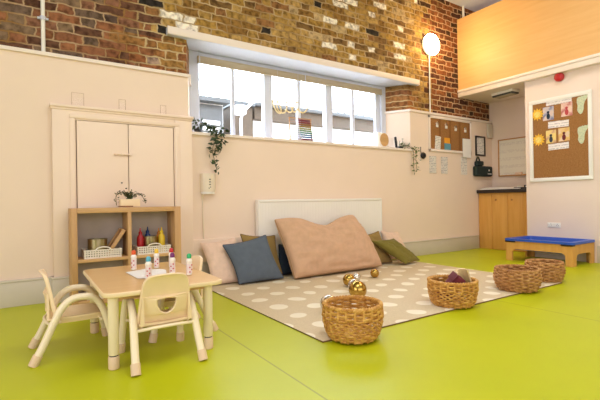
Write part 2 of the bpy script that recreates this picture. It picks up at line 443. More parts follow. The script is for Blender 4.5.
# right wall, alcove, mezzanine
struct(MB().box(XR, 9.0, -6, 4.2, 0, 3.3).build('wall_right', 'rplaster', smooth=0))
struct(MB().box(8.9, 9.1, 4.2, YB + 0.05, 0, 3.3).build('wall_alcove', 'rplaster', smooth=0))
struct(MB().box(XR - 0.02, XR + 0.01, -6, 3.05, 0, 0.285, 0.004).build('baseboard_right', 'skirt'))
mz = struct(MB().box(7.78, 11.2, -6, YB + 0.05, 3.27, 3.42).build('mezzanine_floor', 'trimw', smooth=0)); mz.name = 'ceiling_alcove'
t5 = MB(); t5.box(7.745, 7.8, -6, YB + 0.04, 3.265, 3.41, 0.006); t5.box(7.725, 7.8, -6, YB + 0.04, 3.36, 3.415, 0.012)
struct(t5.build('trim_5', 'trimw'))
bf = MB().box(7.76, 7.82, -6, YB + 0.04, 3.415, 4.94).build('plywood_balustrade', 'ply', smooth=0)
tag(bf, 'tall plain plywood balustrade panel fronting the mezzanine at top right', 'panel')

# window: frame, mullions, sashes, glass
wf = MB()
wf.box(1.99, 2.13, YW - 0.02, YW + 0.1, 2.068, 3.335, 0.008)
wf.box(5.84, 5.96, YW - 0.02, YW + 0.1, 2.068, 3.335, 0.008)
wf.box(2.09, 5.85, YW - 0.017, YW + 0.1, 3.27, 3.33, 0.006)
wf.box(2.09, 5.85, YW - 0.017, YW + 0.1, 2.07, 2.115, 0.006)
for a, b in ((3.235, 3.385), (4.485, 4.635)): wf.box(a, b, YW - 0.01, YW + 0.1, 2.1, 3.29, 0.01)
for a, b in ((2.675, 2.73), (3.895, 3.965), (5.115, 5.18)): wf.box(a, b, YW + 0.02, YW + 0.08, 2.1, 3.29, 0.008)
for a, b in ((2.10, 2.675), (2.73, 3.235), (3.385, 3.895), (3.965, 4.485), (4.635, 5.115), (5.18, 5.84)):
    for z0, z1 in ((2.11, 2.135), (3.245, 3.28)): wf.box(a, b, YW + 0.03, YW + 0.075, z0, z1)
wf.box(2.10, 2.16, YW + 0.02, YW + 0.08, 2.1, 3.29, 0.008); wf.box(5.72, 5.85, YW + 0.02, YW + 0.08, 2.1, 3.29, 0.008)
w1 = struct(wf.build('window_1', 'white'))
for a, b in ((2.10, 3.24), (3.38, 4.49), (4.63, 5.85)):
    MB().box(a, b, YW + 0.048, YW + 0.054, 2.1, 3.29).build('pane', 'glass', w1, smooth=0)
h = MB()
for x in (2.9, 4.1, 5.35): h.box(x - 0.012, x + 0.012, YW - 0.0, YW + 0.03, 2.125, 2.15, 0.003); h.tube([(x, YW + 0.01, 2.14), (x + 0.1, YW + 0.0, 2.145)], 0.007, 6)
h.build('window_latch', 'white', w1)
rb = thing('roller_blind', 'beige roller blind rolled up along the top of the window', 'blind', (3.97, YW - 0.02, 3.2))
MB().box(-1.86, 1.86, -0.035, 0.0, -0.03, 0.066, 0.01).build('blind_fabric', 'blind', rb)
MB().box(-1.86, 1.86, -0.04, -0.0, -0.045, -0.028, 0.006).build('bottom_bar', 'blind', rb)
for i, (x, top, z0, lab) in enumerate(((2.13, 3.30, 2.9, 'thin white blind cord at the left end of the window'), (4.0, 3.38, 3.02, 'thin white blind cord at the middle of the window'))):
    o = MB().tube([(0, 0, 0), (0.003, 0, 0.2), (0, 0, 3.34 - z0)], 0.007, 6).build('blind_cord', 'white')
    tag(o, lab, 'cord', None, (x, YW - 0.08, z0))

# conduits
def conduit(x, z0, z1, label, brk=None, r=0.018):
    t = thing('cable_conduit', label, 'pipe', (x, YB + 0.02, z0))
    MB().tube([(0, 0, 0), (0, 0, z1 - z0)], r, 10).build('pipe', 'wplas', t)
    if brk:
        b = MB(); b.box(-0.055, 0.055, 0.0, 0.03, brk - z0 - 0.012, brk - z0 + 0.012, 0.004); b.tube([(0, 0, brk - z0 - 0.02), (0, 0, brk - z0 + 0.02)], r + 0.01, 10)
        b.build('pipe_clip', 'white', t)
    return t
conduit(0.172, 2.845, CEIL, 'white vertical pipe on the brick wall at far left, with one clip', 3.235, 0.022)
conduit(6.815, 2.845, 4.0, 'thin white conduit running up the brick wall to the round lamp', None, 0.014)
conduit(7.955, 3.5, CEIL, 'white vertical pipe on brick wall beyond the mezzanine panel', None, 0.025)
lp = thing('round_wall_lamp', 'round glowing white wall lamp on the brick wall above the conduit', 'lamp', (6.815, YB - 0.02, 4.2))
rx = Matrix.Rotation(PI / 2, 3, 'X')
MB().lathe([(0.17, -0.07), (0.2, -0.05), (0.2, 0.0), (0.17, 0.005)], rot=rx).build('lamp_base', 'wplas', lp)
MB().lathe([(0.214, 0.0), (0.218, 0.03), (0.2, 0.065), (0.13, 0.085), (0.02, 0.092)], rot=rx, seg=40).build('lamp_diffuser', 'lamp', lp)

# ------------------------------------------------------------------ built-in cupboard
cb = thing('built_in_cupboard', 'cream painted built-in double-door wall cupboard behind the wooden shelf unit', 'cupboard', (1.05, YB, 0))
f = MB(); y0, y1 = -0.10, 0.0
f.box(-0.81, -0.575, y0, y1, 0, 2.215, 0.004); f.box(0.56, 0.80, y0, y1, 0, 2.215, 0.004)
f.box(-0.58, 0.57, y0, y1, 2.085, 2.215); f.box(-0.58, 0.57, y0, y1, 0, 0.58)
f.build('frame', 'cupb', cb)
f = MB(); f.box(-0.83, 0.82, y0 - 0.03, 0, 2.215, 2.25, 0.008); f.box(-0.82, 0.81, y0 - 0.012, 0, 2.19, 2.22, 0.008); f.build('cornice', 'cupb', cb)
f = MB()
for a, b in ((-0.64, -0.585), (0.57, 0.625)): f.box(a, b, y0 - 0.014, y0 + 0.01, 0.575, 2.1, 0.006)
f.box(-0.64, 0.625, y0 - 0.016, y0 + 0.01, 2.1, 2.15, 0.006); f.box(-0.64, 0.625, y0 - 0.016, y0 + 0.01, 0.52, 0.575, 0.006)
f.build('architrave', 'cupb', cb)
f = MB(); f.box(-0.83, 0.82, y0 - 0.03, 0.0, 0, 0.285, 0.004); f.box(-0.84, 0.83, y0 - 0.04, 0, 0.265, 0.29, 0.008); f.build('plinth', 'skirt', cb)
d1 = MB().box(-0.565, -0.006, y0 + 0.004, y0 + 0.03, 0.585, 2.08, 0.004).build('door', 'cupb', cb)
MB().tube([(-0.085, y0, 1.358), (-0.085, y0 - 0.006, 1.358)], 0.009, 8).build('keyhole', 'black', d1)
d2 = MB().box(0.002, 0.55, y0 + 0.004, y0 + 0.03, 0.585, 2.08, 0.004).build('door', 'cupb', cb)
b = MB(); b.tube([(-0.17, y0 - 0.015, 1.71), (0.03, y0 - 0.015, 1.705)], 0.011, 8)
for x in (-0.15, -0.08, 0.015): b.box(x - 0.012, x + 0.012, y0 - 0.024, y0 + 0.005, 1.69, 1.725, 0.003)
b.build('bolt', 'cupb', d1)
for i, (x, wd, ht, lab) in enumerate(((0.505, 0.125, 0.155, 'clear acrylic sign holder on the cupboard ledge, widest and leftmost'),
                                     (0.99, 0.075, 0.135, 'clear acrylic sign holder on the cupboard ledge above the door gap'),
                                     (1.485, 0.07, 0.12, 'clear acrylic sign holder on the cupboard ledge, rightmost and nearest the window'))):
    t = thing('acrylic_holder', lab, 'sign holder', (x, 5.47, 2.25), 0, 'clear acrylic holders on the cupboard ledge')
    MB().box(-wd / 2, wd / 2, -0.006, 0.0, 0.006, ht).build('panel', 'acrylic', t, smooth=0)
    MB().box(-wd / 2 - 0.004, wd / 2 + 0.004, -0.03, 0.03, 0, 0.006).build('base', 'acrylic', t, smooth=0)
    e = MB(); r_ = 0.0022
    e.tube([(-wd / 2, -0.006, 0.006), (-wd / 2, -0.006, ht), (wd / 2, -0.006, ht), (wd / 2, -0.006, 0.006)], r_, 5); e.build('edge', 'f_tan', t)

# ------------------------------------------------------------------ radiator
rd = thing('radiator', 'wide cream panel radiator on the back wall behind the cushions', 'radiator', (4.07, YB, 0.16))
r = MB(); n = 46; x0, x1 = -1.24, 1.21
pts = []
for i in range(n):
    a = x0 + (x1 - x0) * i / n; st = (x1 - x0) / n
    pts += [(a, -0.118), (a + st * 0.8, -0.118), (a + st * 0.86, -0.1172), (a + st * 0.94, -0.1172)]
pts += [(x1, -0.118), (x1, -0.03), (x0, -0.03)]
r.prism(pts, 0.03, 0.93); r.build('panel', 'wplas', rd, smooth=0)
r = MB(); r.box(x0 - 0.01, x1 + 0.01, -0.13, -0.02, 0.93, 0.97, 0.01); r.box(x0 - 0.012, x0 + 0.006, -0.128, -0.02, 0.0, 0.95, 0.004); r.box(x1 - 0.006, x1 + 0.012, -0.128, -0.02, 0.0, 0.95, 0.004)
r.box(x0, x1, -0.125, -0.03, 0.0, 0.035, 0.008); r.build('casing', 'wplas', rd)
for x in (-0.9, 0.9): MB().box(x - 0.03, x + 0.03, -0.05, -0.002, 0.2, 0.8).build('bracket', 'wplas', rd)

# ------------------------------------------------------------------ soap dispenser
sd = thing('soap_dispenser', 'white wall mounted soap dispenser below the hanging ivy', 'dispenser', (2.085, YB, 1.22))
a = MB(); prof = [(-0.1, 0), (-0.1, -0.075), (-0.07, -0.105), (0, -0.12), (0.07, -0.105), (0.1, -0.075), (0.1, 0)]
a.prism(prof, 0.03, 0.28); a.build('body', 'soap', sd, smooth=50)
MB().prism([(x * 0.92, y * 0.9) for x, y in prof], 0.0, 0.03).build('push_bar', 'wplas', sd, smooth=50)
a = MB()
for z in (0.19, 0.155, 0.12): a.box(-0.012, 0.012, -0.122, -0.116, z, z + 0.014, 0.002)
a.box(-0.018, -0.008, -0.121, -0.116, 0.07, 0.085); a.box(0.002, 0.012, -0.121, -0.116, 0.085, 0.1); a.build('emblem', 'greymetal', sd)
MB().tube([(-0.07, -0.02, 0.01), (-0.07, -0.01, -0.2), (-0.06, -0.012, -0.62)], 0.008, 6).build('cable', 'soap', sd)

# ------------------------------------------------------------------ right alcove: cabinet, worktop, boards
cab = thing('base_cabinet', 'light wood base cabinet with two knobbed doors in the alcove', 'cabinet', (8.35, 4.87, 0))
MB().box(0.02, 0.52, -0.6, 0.65, 0.0, 1.21).build('carcass', 'cab', cab, smooth=0)
MB().box(0.0, 0.02, 0.345, 0.65, 0.0, 1.205, 0.003).build('filler_panel', 'cab', cab)
for ya, yb, ky in ((0.0, 0.34, 0.24), (-0.345, -0.005, -0.11)):
    dd = MB().box(0.0, 0.02, ya, yb, 0.01, 1.205, 0.004).build('door', 'cab', cab)
    MB().sphere((-0.02, ky, 1.06), 0.02, 12).build('knob', 'tanwood', dd)
MB().box(-0.01, 0.02, -0.6, -0.352, 0.0, 1.205, 0.003).build('end_panel', 'cab', cab)
tag(MB().box(-0.33, 0.27, -0.62, 0.66, 0, 0.072, 0.006).build('worktop', 'counter'), 'dark granite worktop on top of the alcove cabinet', 'worktop', None, (8.62, 4.87, 1.21))
for (x, y, rz, z, lab) in ((8.44, 5.22, 0.1, 1.282, 'white paper pile on the dark worktop, nearer the hanging bag'), (8.46, 4.80, -0.1, 1.282, 'white paper pile on the dark worktop, nearer the clutter tray')):
    o = MB().prism([(-0.13, 0), (0.14, 0.045), (0.14, 0.052), (0.0, 0.036), (-0.13, 0.012)], -0.24, 0.24, axis='y').build('paper_sheet', 'paper', smooth=0); tag(o, lab, 'paper', 'papers on the worktop', (x, y, z)); o.rotation_euler.z = rz
t = thing('desk_organiser', 'small black and white clutter tray at right end of worktop', 'tray', (8.44, 4.52, 1.282))
MB().box(-0.1, 0.1, -0.2, 0.2, 0, 0.03, 0.006).build('tray', 'black', t)
for q_ in ((0, -0.15), (0.02, 0.02)): MB().tube([q_ + (0.03,), q_ + (0.075,)], 0.028, 12).build('pot', 'black', t)
for ya in (-0.08, 0.09): MB().box(-0.06, 0.0, ya, ya + 0.06, 0.03, 0.058, 0.006).build('white_box', 'wplas', t)
# whiteboard
wbd = thing('whiteboard', 'whiteboard with thin wooden frame on the alcove end wall', 'whiteboard', (8.9, 4.85, 1.59))
MB().box(-0.025, 0.0, -0.5, 0.5, 0, 0.8).build('surface', 'wb', wbd, smooth=0)
a = MB()
for z in (-0.012, 0.787): a.box(-0.035, 0, -0.512, 0.512, z, z + 0.025, 0.004)
for y in (-0.512, 0.487): a.box(-0.035, 0, y, y + 0.025, 0, 0.8, 0.004)
a.build('frame', 'tanwood', wbd)
tray_ = MB().box(-0.09, -0.03, -0.35, 0.1, -0.02, 0.0, 0.004).build('pen_ledge', 'tanwood', wbd)
tag(MB().box(-0.03, 0.03, -0.07, 0.07, 0, 0.05, 0.008).build('board_eraser', 'f_pink'), 'pale board eraser on the whiteboard ledge', 'eraser', None, (8.835, 4.88, 1.591))
# emergency light
el = thing('bulkhead_light', 'flat rectangular bulkhead light on the alcove ceiling', 'light', (8.2, 4.78, 3.27), -0.1)
MB().box(-0.12, 0.12, -0.24, 0.24, -0.05, 0.0, 0.01).build('housing', 'wplas', el)
MB().box(-0.11, 0.11, -0.23, 0.23, -0.085, -0.045, 0.015).build('rim', 'greymetal', el)
MB().box(-0.09, 0.09, -0.2, 0.2, -0.093, -0.08, 0.005).build('lens', 'blind', el)
# fire alarm
al = thing('fire_alarm_sounder', 'round red fire alarm sounder high on the right wall', 'alarm', (XR, 3.58, 3.205))
ry = Matrix.Rotation(-PI / 2, 3, 'Y')
MB().lathe([(0.075, 0), (0.078, 0.03), (0.07, 0.04)], rot=ry).build('base', 'red', al)
MB().lathe([(0.072, 0.04), (0.07, 0.065), (0.045, 0.08), (0.01, 0.083)], rot=ry).build('dome', 'red', al)
# sockets
so = thing('wall_socket', 'white double wall socket low on the right wall above the tray', 'socket', (XR, 3.72, 0.555))
MB().box(-0.012, 0, -0.11, 0.11, 0, 0.09, 0.004).build('plate', 'wplas', so)
for y in (-0.06, 0.05):
    for dy, dz in ((0, 0.062), (-0.016, 0.04), (0.016, 0.04)): MB().box(-0.014, -0.01, y + dy - 0.005, y + dy + 0.005, dz - 0.005, dz + 0.005).build('pin_hole', 'greymetal', so)
for y in (-0.02, 0.075): MB().box(-0.02, -0.01, y, y + 0.025, 0.05, 0.075, 0.003).build('rocker', 'wplas', so)
tag(MB().box(-0.085, 0.085, -0.05, 0, 0, 0.32, 0.008).build('vent_cover', 'skirt'), 'pale grey vent cover in the alcove corner beside the framed picture', 'vent', None, (8.79, YB, 2.46))

# ------------------------------------------------------------------ large cork notice board (right wall)
nb = thing('notice_board', 'large cork notice board with wide white frame on the right wall', 'notice board', (XR, 3.6, 1.386))
MB().box(-0.02, 0, -0.46, 0.455, 0.055, 1.425).build('cork', 'cork', nb, smooth=0)
a = MB()
a.box(-0.035, 0, -0.515, 0.515, 0, 0.065, 0.006); a.box(-0.035, 0, -0.515, 0.515, 1.42, 1.49, 0.006)
a.box(-0.035, 0, 0.45, 0.515, 0.06, 1.43, 0.006); a.box(-0.035, 0, -0.515, -0.455, 0.06, 1.43, 0.006)
a.build('frame', 'wplas', nb)
XS = XR - 0.022
def card(name, y, z, w_, h_, mat, label, cat, group=None, rot=0.0, th=0.004):
    o = MB().box(-th, 0, -w_ / 2, w_ / 2, -h_ / 2, h_ / 2).build(name, mat, smooth=0)
    tag(o, label, cat, group, (XS, y, z)); o.rotation_euler.x = rot; return o
def snap(y, z, w_, h_, mat, lab, fig):
    t = thing('photo_print', lab, 'photo', (XS, y, z))
    MB().box(-0.004, 0, -w_ / 2, w_ / 2, -h_ / 2, h_ / 2).build('print', mat, t, smooth=0)
    b_ = MB(); b_.prism([(0.03 * math.cos(q_) , -0.05 + 0.055 * math.sin(q_)) for q_ in [2 * PI * i / 14 for i in range(14)]], -0.006, -0.003, axis='x')
    b_.prism([(0.022 * math.cos(q_) , 0.022 + 0.024 * math.sin(q_)) for q_ in [2 * PI * i / 12 for i in range(12)]], -0.006, -0.003, axis='x')
    b_.build('pictured_child', fig, t, smooth=0)
snap(3.775, 2.6, 0.185, 0.24, 'ph1', 'photo print pinned top left on the large cork board', 'f_navy')
snap(3.47, 2.62, 0.18, 0.24, 'ph2', 'photo print pinned top right on the large cork board, pinkish', 'labelr')
snap(3.735, 2.18, 0.17, 0.23, 'ph3', 'yellow photo print in the lower row of the large cork board', 'black')
snap(3.52, 2.19, 0.18, 0.23, 'ph4', 'photo print with yellow base, lower row, next to the footprint card', 'maroon')
card('caption_strip', 3.61, 2.385, 0.34, 0.115, 'caption', 'white caption strip between the two photo rows', 'label', None, 0.03)
card('caption_strip', 3.615, 1.995, 0.34, 0.11, 'caption', 'white caption strip under the lower photo row', 'label', None, -0.02)
card('caption_strip', 3.60, 2.775, 0.42, 0.075, 'caption', 'white title strip along the top of the large cork board', 'label')
def star(y, z, lab):
    t = thing('sun_cutout', lab, 'paper sun', (XS, y, z), 0, 'paper suns on the cork board')
    lp_ = []
    for i in range(24):
        rr = 0.118 if i % 2 == 0 else 0.078
        a_ = 2 * PI * i / 24 + random.uniform(-0.05, 0.05); lp_.append((rr * math.cos(a_), rr * math.sin(a_)))
    MB().shape([lp_], 0.003, 0.0003, lambda a, b, d_: (d_ - 0.003, a, b)).build('rays', 'sun', t, smooth=0)
    MB().shape([[(0.055 * math.cos(2 * PI * i / 24), 0.055 * math.sin(2 * PI * i / 24)) for i in range(24)]], 0.003, 0.0003, lambda a, b, d_: (d_ - 0.007, a, b)).build('disc', 'sunc', t, smooth=0)
star(3.965, 2.615, 'yellow paper sun cutout, upper one at left of cork board'); star(3.95, 2.15, 'yellow paper sun cutout, lower one at left of cork board')
FP = [(-0.035, -0.145), (-0.058, -0.09), (-0.05, -0.02), (-0.062, 0.05), (-0.058, 0.11), (-0.03, 0.13), (-0.012, 0.128), (0.005, 0.142), (0.022, 0.132), (0.04, 0.146), (0.055, 0.135), (0.075, 0.145), (0.085, 0.125), (0.07, 0.08), (0.045, 0.04), (0.03, -0.02), (0.028, -0.09), (0.01, -0.15), (-0.015, -0.165)]
for y, z, lab in ((3.24, 2.66, 'pale green footprint cutout, upper one at right of cork board'), (3.235, 2.155, 'pale green footprint cutout, lower one at right of cork board')):
    o = MB().shape([[(a * 1.15, b) for a, b in FP][::-1]], 0.003, 0.0003, lambda a, b, d_: (d_ - 0.003, -a, b)).build('footprint_cutout', 'foot_card', smooth=0)
    tag(o, lab, 'footprint', 'footprints on the cork board', (XS, y, z))

# ------------------------------------------------------------------ small cork board (back wall)
sb = thing('pin_board', 'wide cork pin board in four strips on the back wall right of window', 'notice board', (7.42, YB, 2.06))
a = MB(); a.box(-0.7, 0.68, -0.03, 0, 0, 0.05, 0.006); a.box(-0.7, 0.68, -0.03, 0, 0.67, 0.72, 0.006); a.box(-0.7, -0.655, -0.03, 0, 0, 0.72, 0.006); a.box(0.64, 0.68, -0.03, 0, 0, 0.72, 0.006)
a.build('frame', 'trimw', sb)
for i in range(4):
    xa = -0.655 + i * 0.324
    MB().box(xa, xa + 0.26, -0.018, 0, 0.05, 0.67).build('cork', 'cork', sb, smooth=0)
    MB().box(xa + 0.26, xa + 0.324, -0.019, 0, 0.05, 0.67).build('divider', 'cork_strip', sb, smooth=0)
for i, (x, z) in enumerate(((6.965, 2.63), (7.25, 2.625), (7.56, 2.60), (7.885, 2.595))):
    lab = ['leftmost, above the tall white note', 'above the orange and blue card', 'third from the left with nothing under it', 'rightmost, above the hanging white sheet'][i]
    t = thing('metal_clip', 'round silver paper clip ' + lab, 'clip', (x, YB - 0.018, z), 0, 'silver clips along the pin board')
    MB().lathe([(0.04, 0.0), (0.042, 0.012), (0.03, 0.02)], rot=rx, seg=16).build('disc', 'silver', t)
    MB().box(-0.03, 0.03, -0.02, 0, -0.075, -0.02, 0.005).build('jaw', 'wplas', t)
def note(name, x, z, w_, h_, mat, lab, y=YB - 0.02, rot=0.0):
    o = MB().box(-w_ / 2, w_ / 2, -0.005, 0, -h_ / 2, h_ / 2).build(name, mat, smooth=0); tag(o, lab, 'paper', None, (x, y, z)); o.rotation_euler.y = rot; return o
note('note_sheet', 6.985, 2.24, 0.17, 0.27, 'printed', 'white note pinned on leftmost strip of the pin board', rot=0.08)
cd = thing('folded_card', 'orange topped blue card on the second strip of the pin board', 'card', (7.29, YB - 0.02, 2.095))
MB().box(-0.1, 0.1, -0.006, 0, 0, 0.15).build('blue_part', 'blue_p', cd, smooth=0); MB().box(-0.1, 0.08, -0.005, 0, 0.15, 0.265).build('orange_part', 'orange_p', cd, smooth=0)
note('hanging_sheet', 7.915, 2.18, 0.28, 0.4, 'paper', 'white sheet hanging over the bottom frame of pin board', YB - 0.035)
note('printed_notice', 7.86, 1.80, 0.2, 0.38, 'printed', 'printed grey notice on wall below the hanging white sheet', YB)
for x, lab in ((6.835, 'clear plastic wall pocket below pin board, left one'), (7.195, 'clear plastic wall pocket below pin board, right one')):
    t = thing('wall_pocket', lab, 'document holder', (x, YB, 1.61), 0, 'clear pockets under the pin board')
    MB().box(-0.115, 0.115, -0.02, -0.016, 0, 0.36).build('front', 'pocket', t, smooth=0)
    MB().box(-0.1, 0.1, -0.012, -0.004, 0.01, 0.35).build('insert', 'printed', t, smooth=0)
hk = thing('wall_bell', 'small round black device on wall with a short wire above', 'device', (6.54, YB, 1.96))
MB().lathe([(0.06, 0), (0.068, 0.02), (0.05, 0.05), (0.015, 0.06)], rot=rx, seg=20).build('knob', 'black', hk)
MB().tube([(-0.06, -0.01, 0.17), (-0.062, -0.012, 0.08), (-0.045, -0.02, 0.02)], 0.007, 6).build('wire', 'greymetal', hk)
pf = thing('framed_certificate', 'dark framed certificate on the back wall above the dark bag', 'picture', (8.44, YB, 2.04))
MB().box(-0.14, 0.14, -0.012, 0, 0.02, 0.42).build('sheet', 'printed', pf, smooth=0)
a = MB(); a.box(-0.175, 0.175, -0.03, 0, 0, 0.035, 0.004); a.box(-0.175, 0.175, -0.03, 0, 0.405, 0.44, 0.004); a.box(-0.175, -0.14, -0.03, 0, 0, 0.44, 0.004); a.box(0.14, 0.175, -0.03, 0, 0, 0.44, 0.004)
a.build('frame', 'counter', pf)
bg = thing('first_aid_bag', 'dark green first aid bag hanging on the wall over the worktop', 'bag', (8.45, YB, 1.56))
a = MB(); a.box(-0.30, 0.31, -0.11, 0, 0.02, 0.25, 0.04, seg=3); a.build('body', 'bag', bg)
a = MB(); a.box(-0.24, -0.02, -0.11, 0, 0.25, 0.36, 0.03); a.build('top_pouch', 'bag', bg)
a = MB(); a.tube(catmull([(-0.2, -0.03, 0.34), (-0.16, -0.03, 0.43), (-0.11, -0.03, 0.44), (-0.06, -0.03, 0.34)]), 0.015, 8); a.build('handle', 'bag', bg)
a = MB(); a.box(0.13, 0.17, -0.116, -0.108, 0.15, 0.165); a.box(0.143, 0.157, -0.116, -0.108, 0.135, 0.18); a.box(0.1, 0.24, -0.116, -0.108, 0.07, 0.085); a.build('cross_emblem', 'paper', bg)

# ------------------------------------------------------------------ sill objects
ZS = 2.068
sp = thing('speaker', 'white speaker with round tan grille on the window sill', 'speaker', (5.56, 5.72, ZS), 0.12)
MB().box(-0.14, 0.15, -0.1, 0.1, 0, 0.29, 0.04, seg=3).build('case', 'wplas', sp)
MB().lathe([(0.12, 0.10), (0.122, 0.112), (0.1, 0.118), (0.02, 0.12)], c=(0.02, 0, 0.155), rot=rx).build('grille', 'oakx', sp)
ph = thing('cordless_phone', 'slim black cordless phone standing in its cradle on the sill', 'phone', (5.95, 5.66, ZS))
a = MB(); a.box(-0.06, 0.05, -0.04, 0.04, 0, 0.02, 0.006); a.build('cradle', 'black', ph)
MB().box(-0.016, 0.016, -0.02, 0.02, 0.0, 0.22, 0.006, rot=Matrix.Rotation(-0.16, 3, 'Y')).build('handset', 'black', ph).location = (-0.01, 0, 0.02)
# abacus
ab = thing('rainbow_abacus', 'wooden A-frame abacus with rainbow bead rows on the sill', 'abacus', (3.82, 5.72, ZS))
a = MB()
for sx in (-0.25, 0.17):
    a.tube([(sx - 0.03, -0.06, 0.0), (sx, 0.0, 0.40)], 0.008, 6); a.tube([(sx + 0.06, 0.06, 0.0), (sx + 0.005, 0.0, 0.22)], 0.008, 6)
a.tube([(-0.26, 0, 0.395), (0.18, 0, 0.395)], 0.008, 6); a.tube([(-0.28, -0.055, 0.03), (0.16, -0.055, 0.03)], 0.006, 6)
a.build('frame', 'tanwood', ab)
cols = [(196, 30, 40), (214, 60, 30), (240, 150, 40), (246, 196, 60), (228, 220, 90), (120, 190, 90), (80, 170, 130), (90, 160, 190), (60, 110, 180), (150, 50, 90)]
for i, cc in enumerate(cols):
    M['bead%d' % i] = plain('bead_paint', tuple(v * 0.62 for v in cc), 0.5, spec=0.2)
    z = 0.365 - i * 0.035; y = -0.008 - 0.052 * (1 - z / 0.4); a = MB()
    a.tube([(-0.25, y, z), (0.17, y, z)], 0.0025, 5)
    for kx in range(9): a.sphere((-0.07 + kx * 0.026 + 0.003 * i, y, z), 0.0165, 8)
    a.build('bead_row', 'bead%d' % i, ab)
# rope light word hanging in the window
sg = thing('wire_word_sign', 'looping white cursive wire word hanging in front of window glass', 'sign', (3.65, 5.87, 2.67))
a = MB()
def loop(cx, cz, rx_, rz_, rot_=0, n_=20):
    return [(cx + rx_ * math.cos(t_) * math.cos(rot_) - rz_ * math.sin(t_) * math.sin(rot_), 0, cz + rx_ * math.cos(t_) * math.sin(rot_) + rz_ * math.sin(t_) * math.cos(rot_)) for t_ in [2 * PI * i / n_ for i in range(n_)]]
a.tube(loop(-0.235, -0.01, 0.05, 0.11, 0.5), 0.011, 8, closed=True)
a.tube(loop(-0.155, 0.0, 0.085, 0.1, 0.15), 0.011, 8, closed=True)
a.tube(catmull([(-0.1, 0, 0.03), (-0.05, 0, 0.075), (-0.01, 0, 0.03), (0.03, 0, -0.05), (0.08, 0, -0.055), (0.12, 0, 0.0)]), 0.011, 8)
a.tube(catmull([(0.12, 0, 0.09), (0.07, 0, 0.06), (0.03, 0, -0.02), (0.0, 0, -0.07), (-0.05, 0, -0.07), (-0.1, 0, -0.04)]), 0.011, 8)
a.tube(catmull([(0.12, 0, 0.0), (0.16, 0, -0.05), (0.23, 0, -0.05), (0.285, 0, 0.01), (0.30, 0, 0.08)]), 0.011, 8)
for v in a.b.verts: v.co.x = v.co.x * 1.15 + 0.05; v.co.z *= 1.15
a.build('word_tube', 'creamwood', sg)
a = MB(); a.tube([(-0.2, 0, 0.1), (-0.2, 0, 0.62)], 0.002, 4); a.tube([(0.2, 0, -0.04), (0.2, 0, 0.62)], 0.002, 4); a.build('hanging_thread', 'white', sg)

# ------------------------------------------------------------------ plants
def leafy(mb, paths, lmin, lmax, density=38, wdt=0.55, spread=0.05):
    for P in paths:
        C_ = catmull(P, 10)
        for i in range(len(C_) - 1):
            L_ = (C_[i + 1] - C_[i]).length
            k_ = L_ * density; cnt = int(k_) + (random.random() < k_ - int(k_))
            for _ in range(cnt):
                p = C_[i].lerp(C_[i + 1], random.random()) + Vector([random.uniform(-spread, spread) for _ in range(3)])
                d_ = Vector((random.uniform(-1, 1), random.uniform(-1, 0.6), random.uniform(-0.9, 0.5))).normalized()
                s_ = d_.cross(Vector((random.uniform(-1, 1), random.uniform(-1, 1), random.uniform(-1, 1)))).normalized()
                n_ = d_.cross(s_); l_ = random.uniform(lmin, lmax)
                vs = [mb.b.verts.new(p + d_ * l_ * a_ + s_ * l_ * wdt * b_ + n_ * l_ * c_) for a_, b_, c_ in ((0, 0, 0), (0.4, 0.5, 0.08), (1, 0, -0.1), (0.4, -0.5, 0.08))]
                mb.b.faces.new((vs[0], vs[1], vs[2])); mb.b.faces.new((vs[0], vs[2], vs[3]))
    return mb
def plant(name, label, loc, paths, pot, lmin, lmax, dens, mat='leaf', spread=0.04):
    t = thing(name, label, 'plant', loc)
    s_ = MB()
    for P in paths: s_.tube(catmull(P, 6), 0.004, 5)
    s_.build('stems', 'stem', t)
    leafy(MB(), paths, lmin, lmax, dens, 0.6, spread).build('foliage', mat, t, smooth=0, recalc=False)
    pot(t); return t
def pot_round(r_, h_, mat):
    return lambda t: MB().lathe([(r_ * 0.75, 0), (r_ * 0.8, 0.005), (r_, h_), (r_ * 1.06, h_), (r_ * 1.06, h_ * 0.86), (r_ * 0.9, h_ * 0.8), (r_ * 0.85, h_ * 0.78)], seg=20).build('pot', mat, t)
plant('trailing_ivy', 'dark green ivy trailing off the left end of the window sill', (2.0, 5.62, ZS),
      [[(0, 0, 0.07), (-0.04, 0, 0.18), (-0.06, -0.02, 0.22)],
       [(0, 0, 0.07), (0.04, -0.03, 0.14), (0.14, -0.1, 0.07), (0.2, -0.19, 0.0), (0.2, -0.2, -0.15), (0.16, -0.2, -0.3)],
       [(0, 0, 0.07), (0.08, -0.05, 0.12), (0.2, -0.14, 0.06), (0.26, -0.2, -0.03), (0.27, -0.2, -0.12), (0.24, -0.2, -0.28)],
       [(0.14, -0.1, 0.07), (0.19, -0.19, -0.05), (0.13, -0.2, -0.25), (0.17, -0.2, -0.42), (0.19, -0.2, -0.52)],
       [(0.1, -0.1, 0.07), (0.24, -0.14, 0.05), (0.36, -0.18, 0.03)]],
      pot_round(0.055, 0.06, 'black'), 0.045, 0.09, 75)
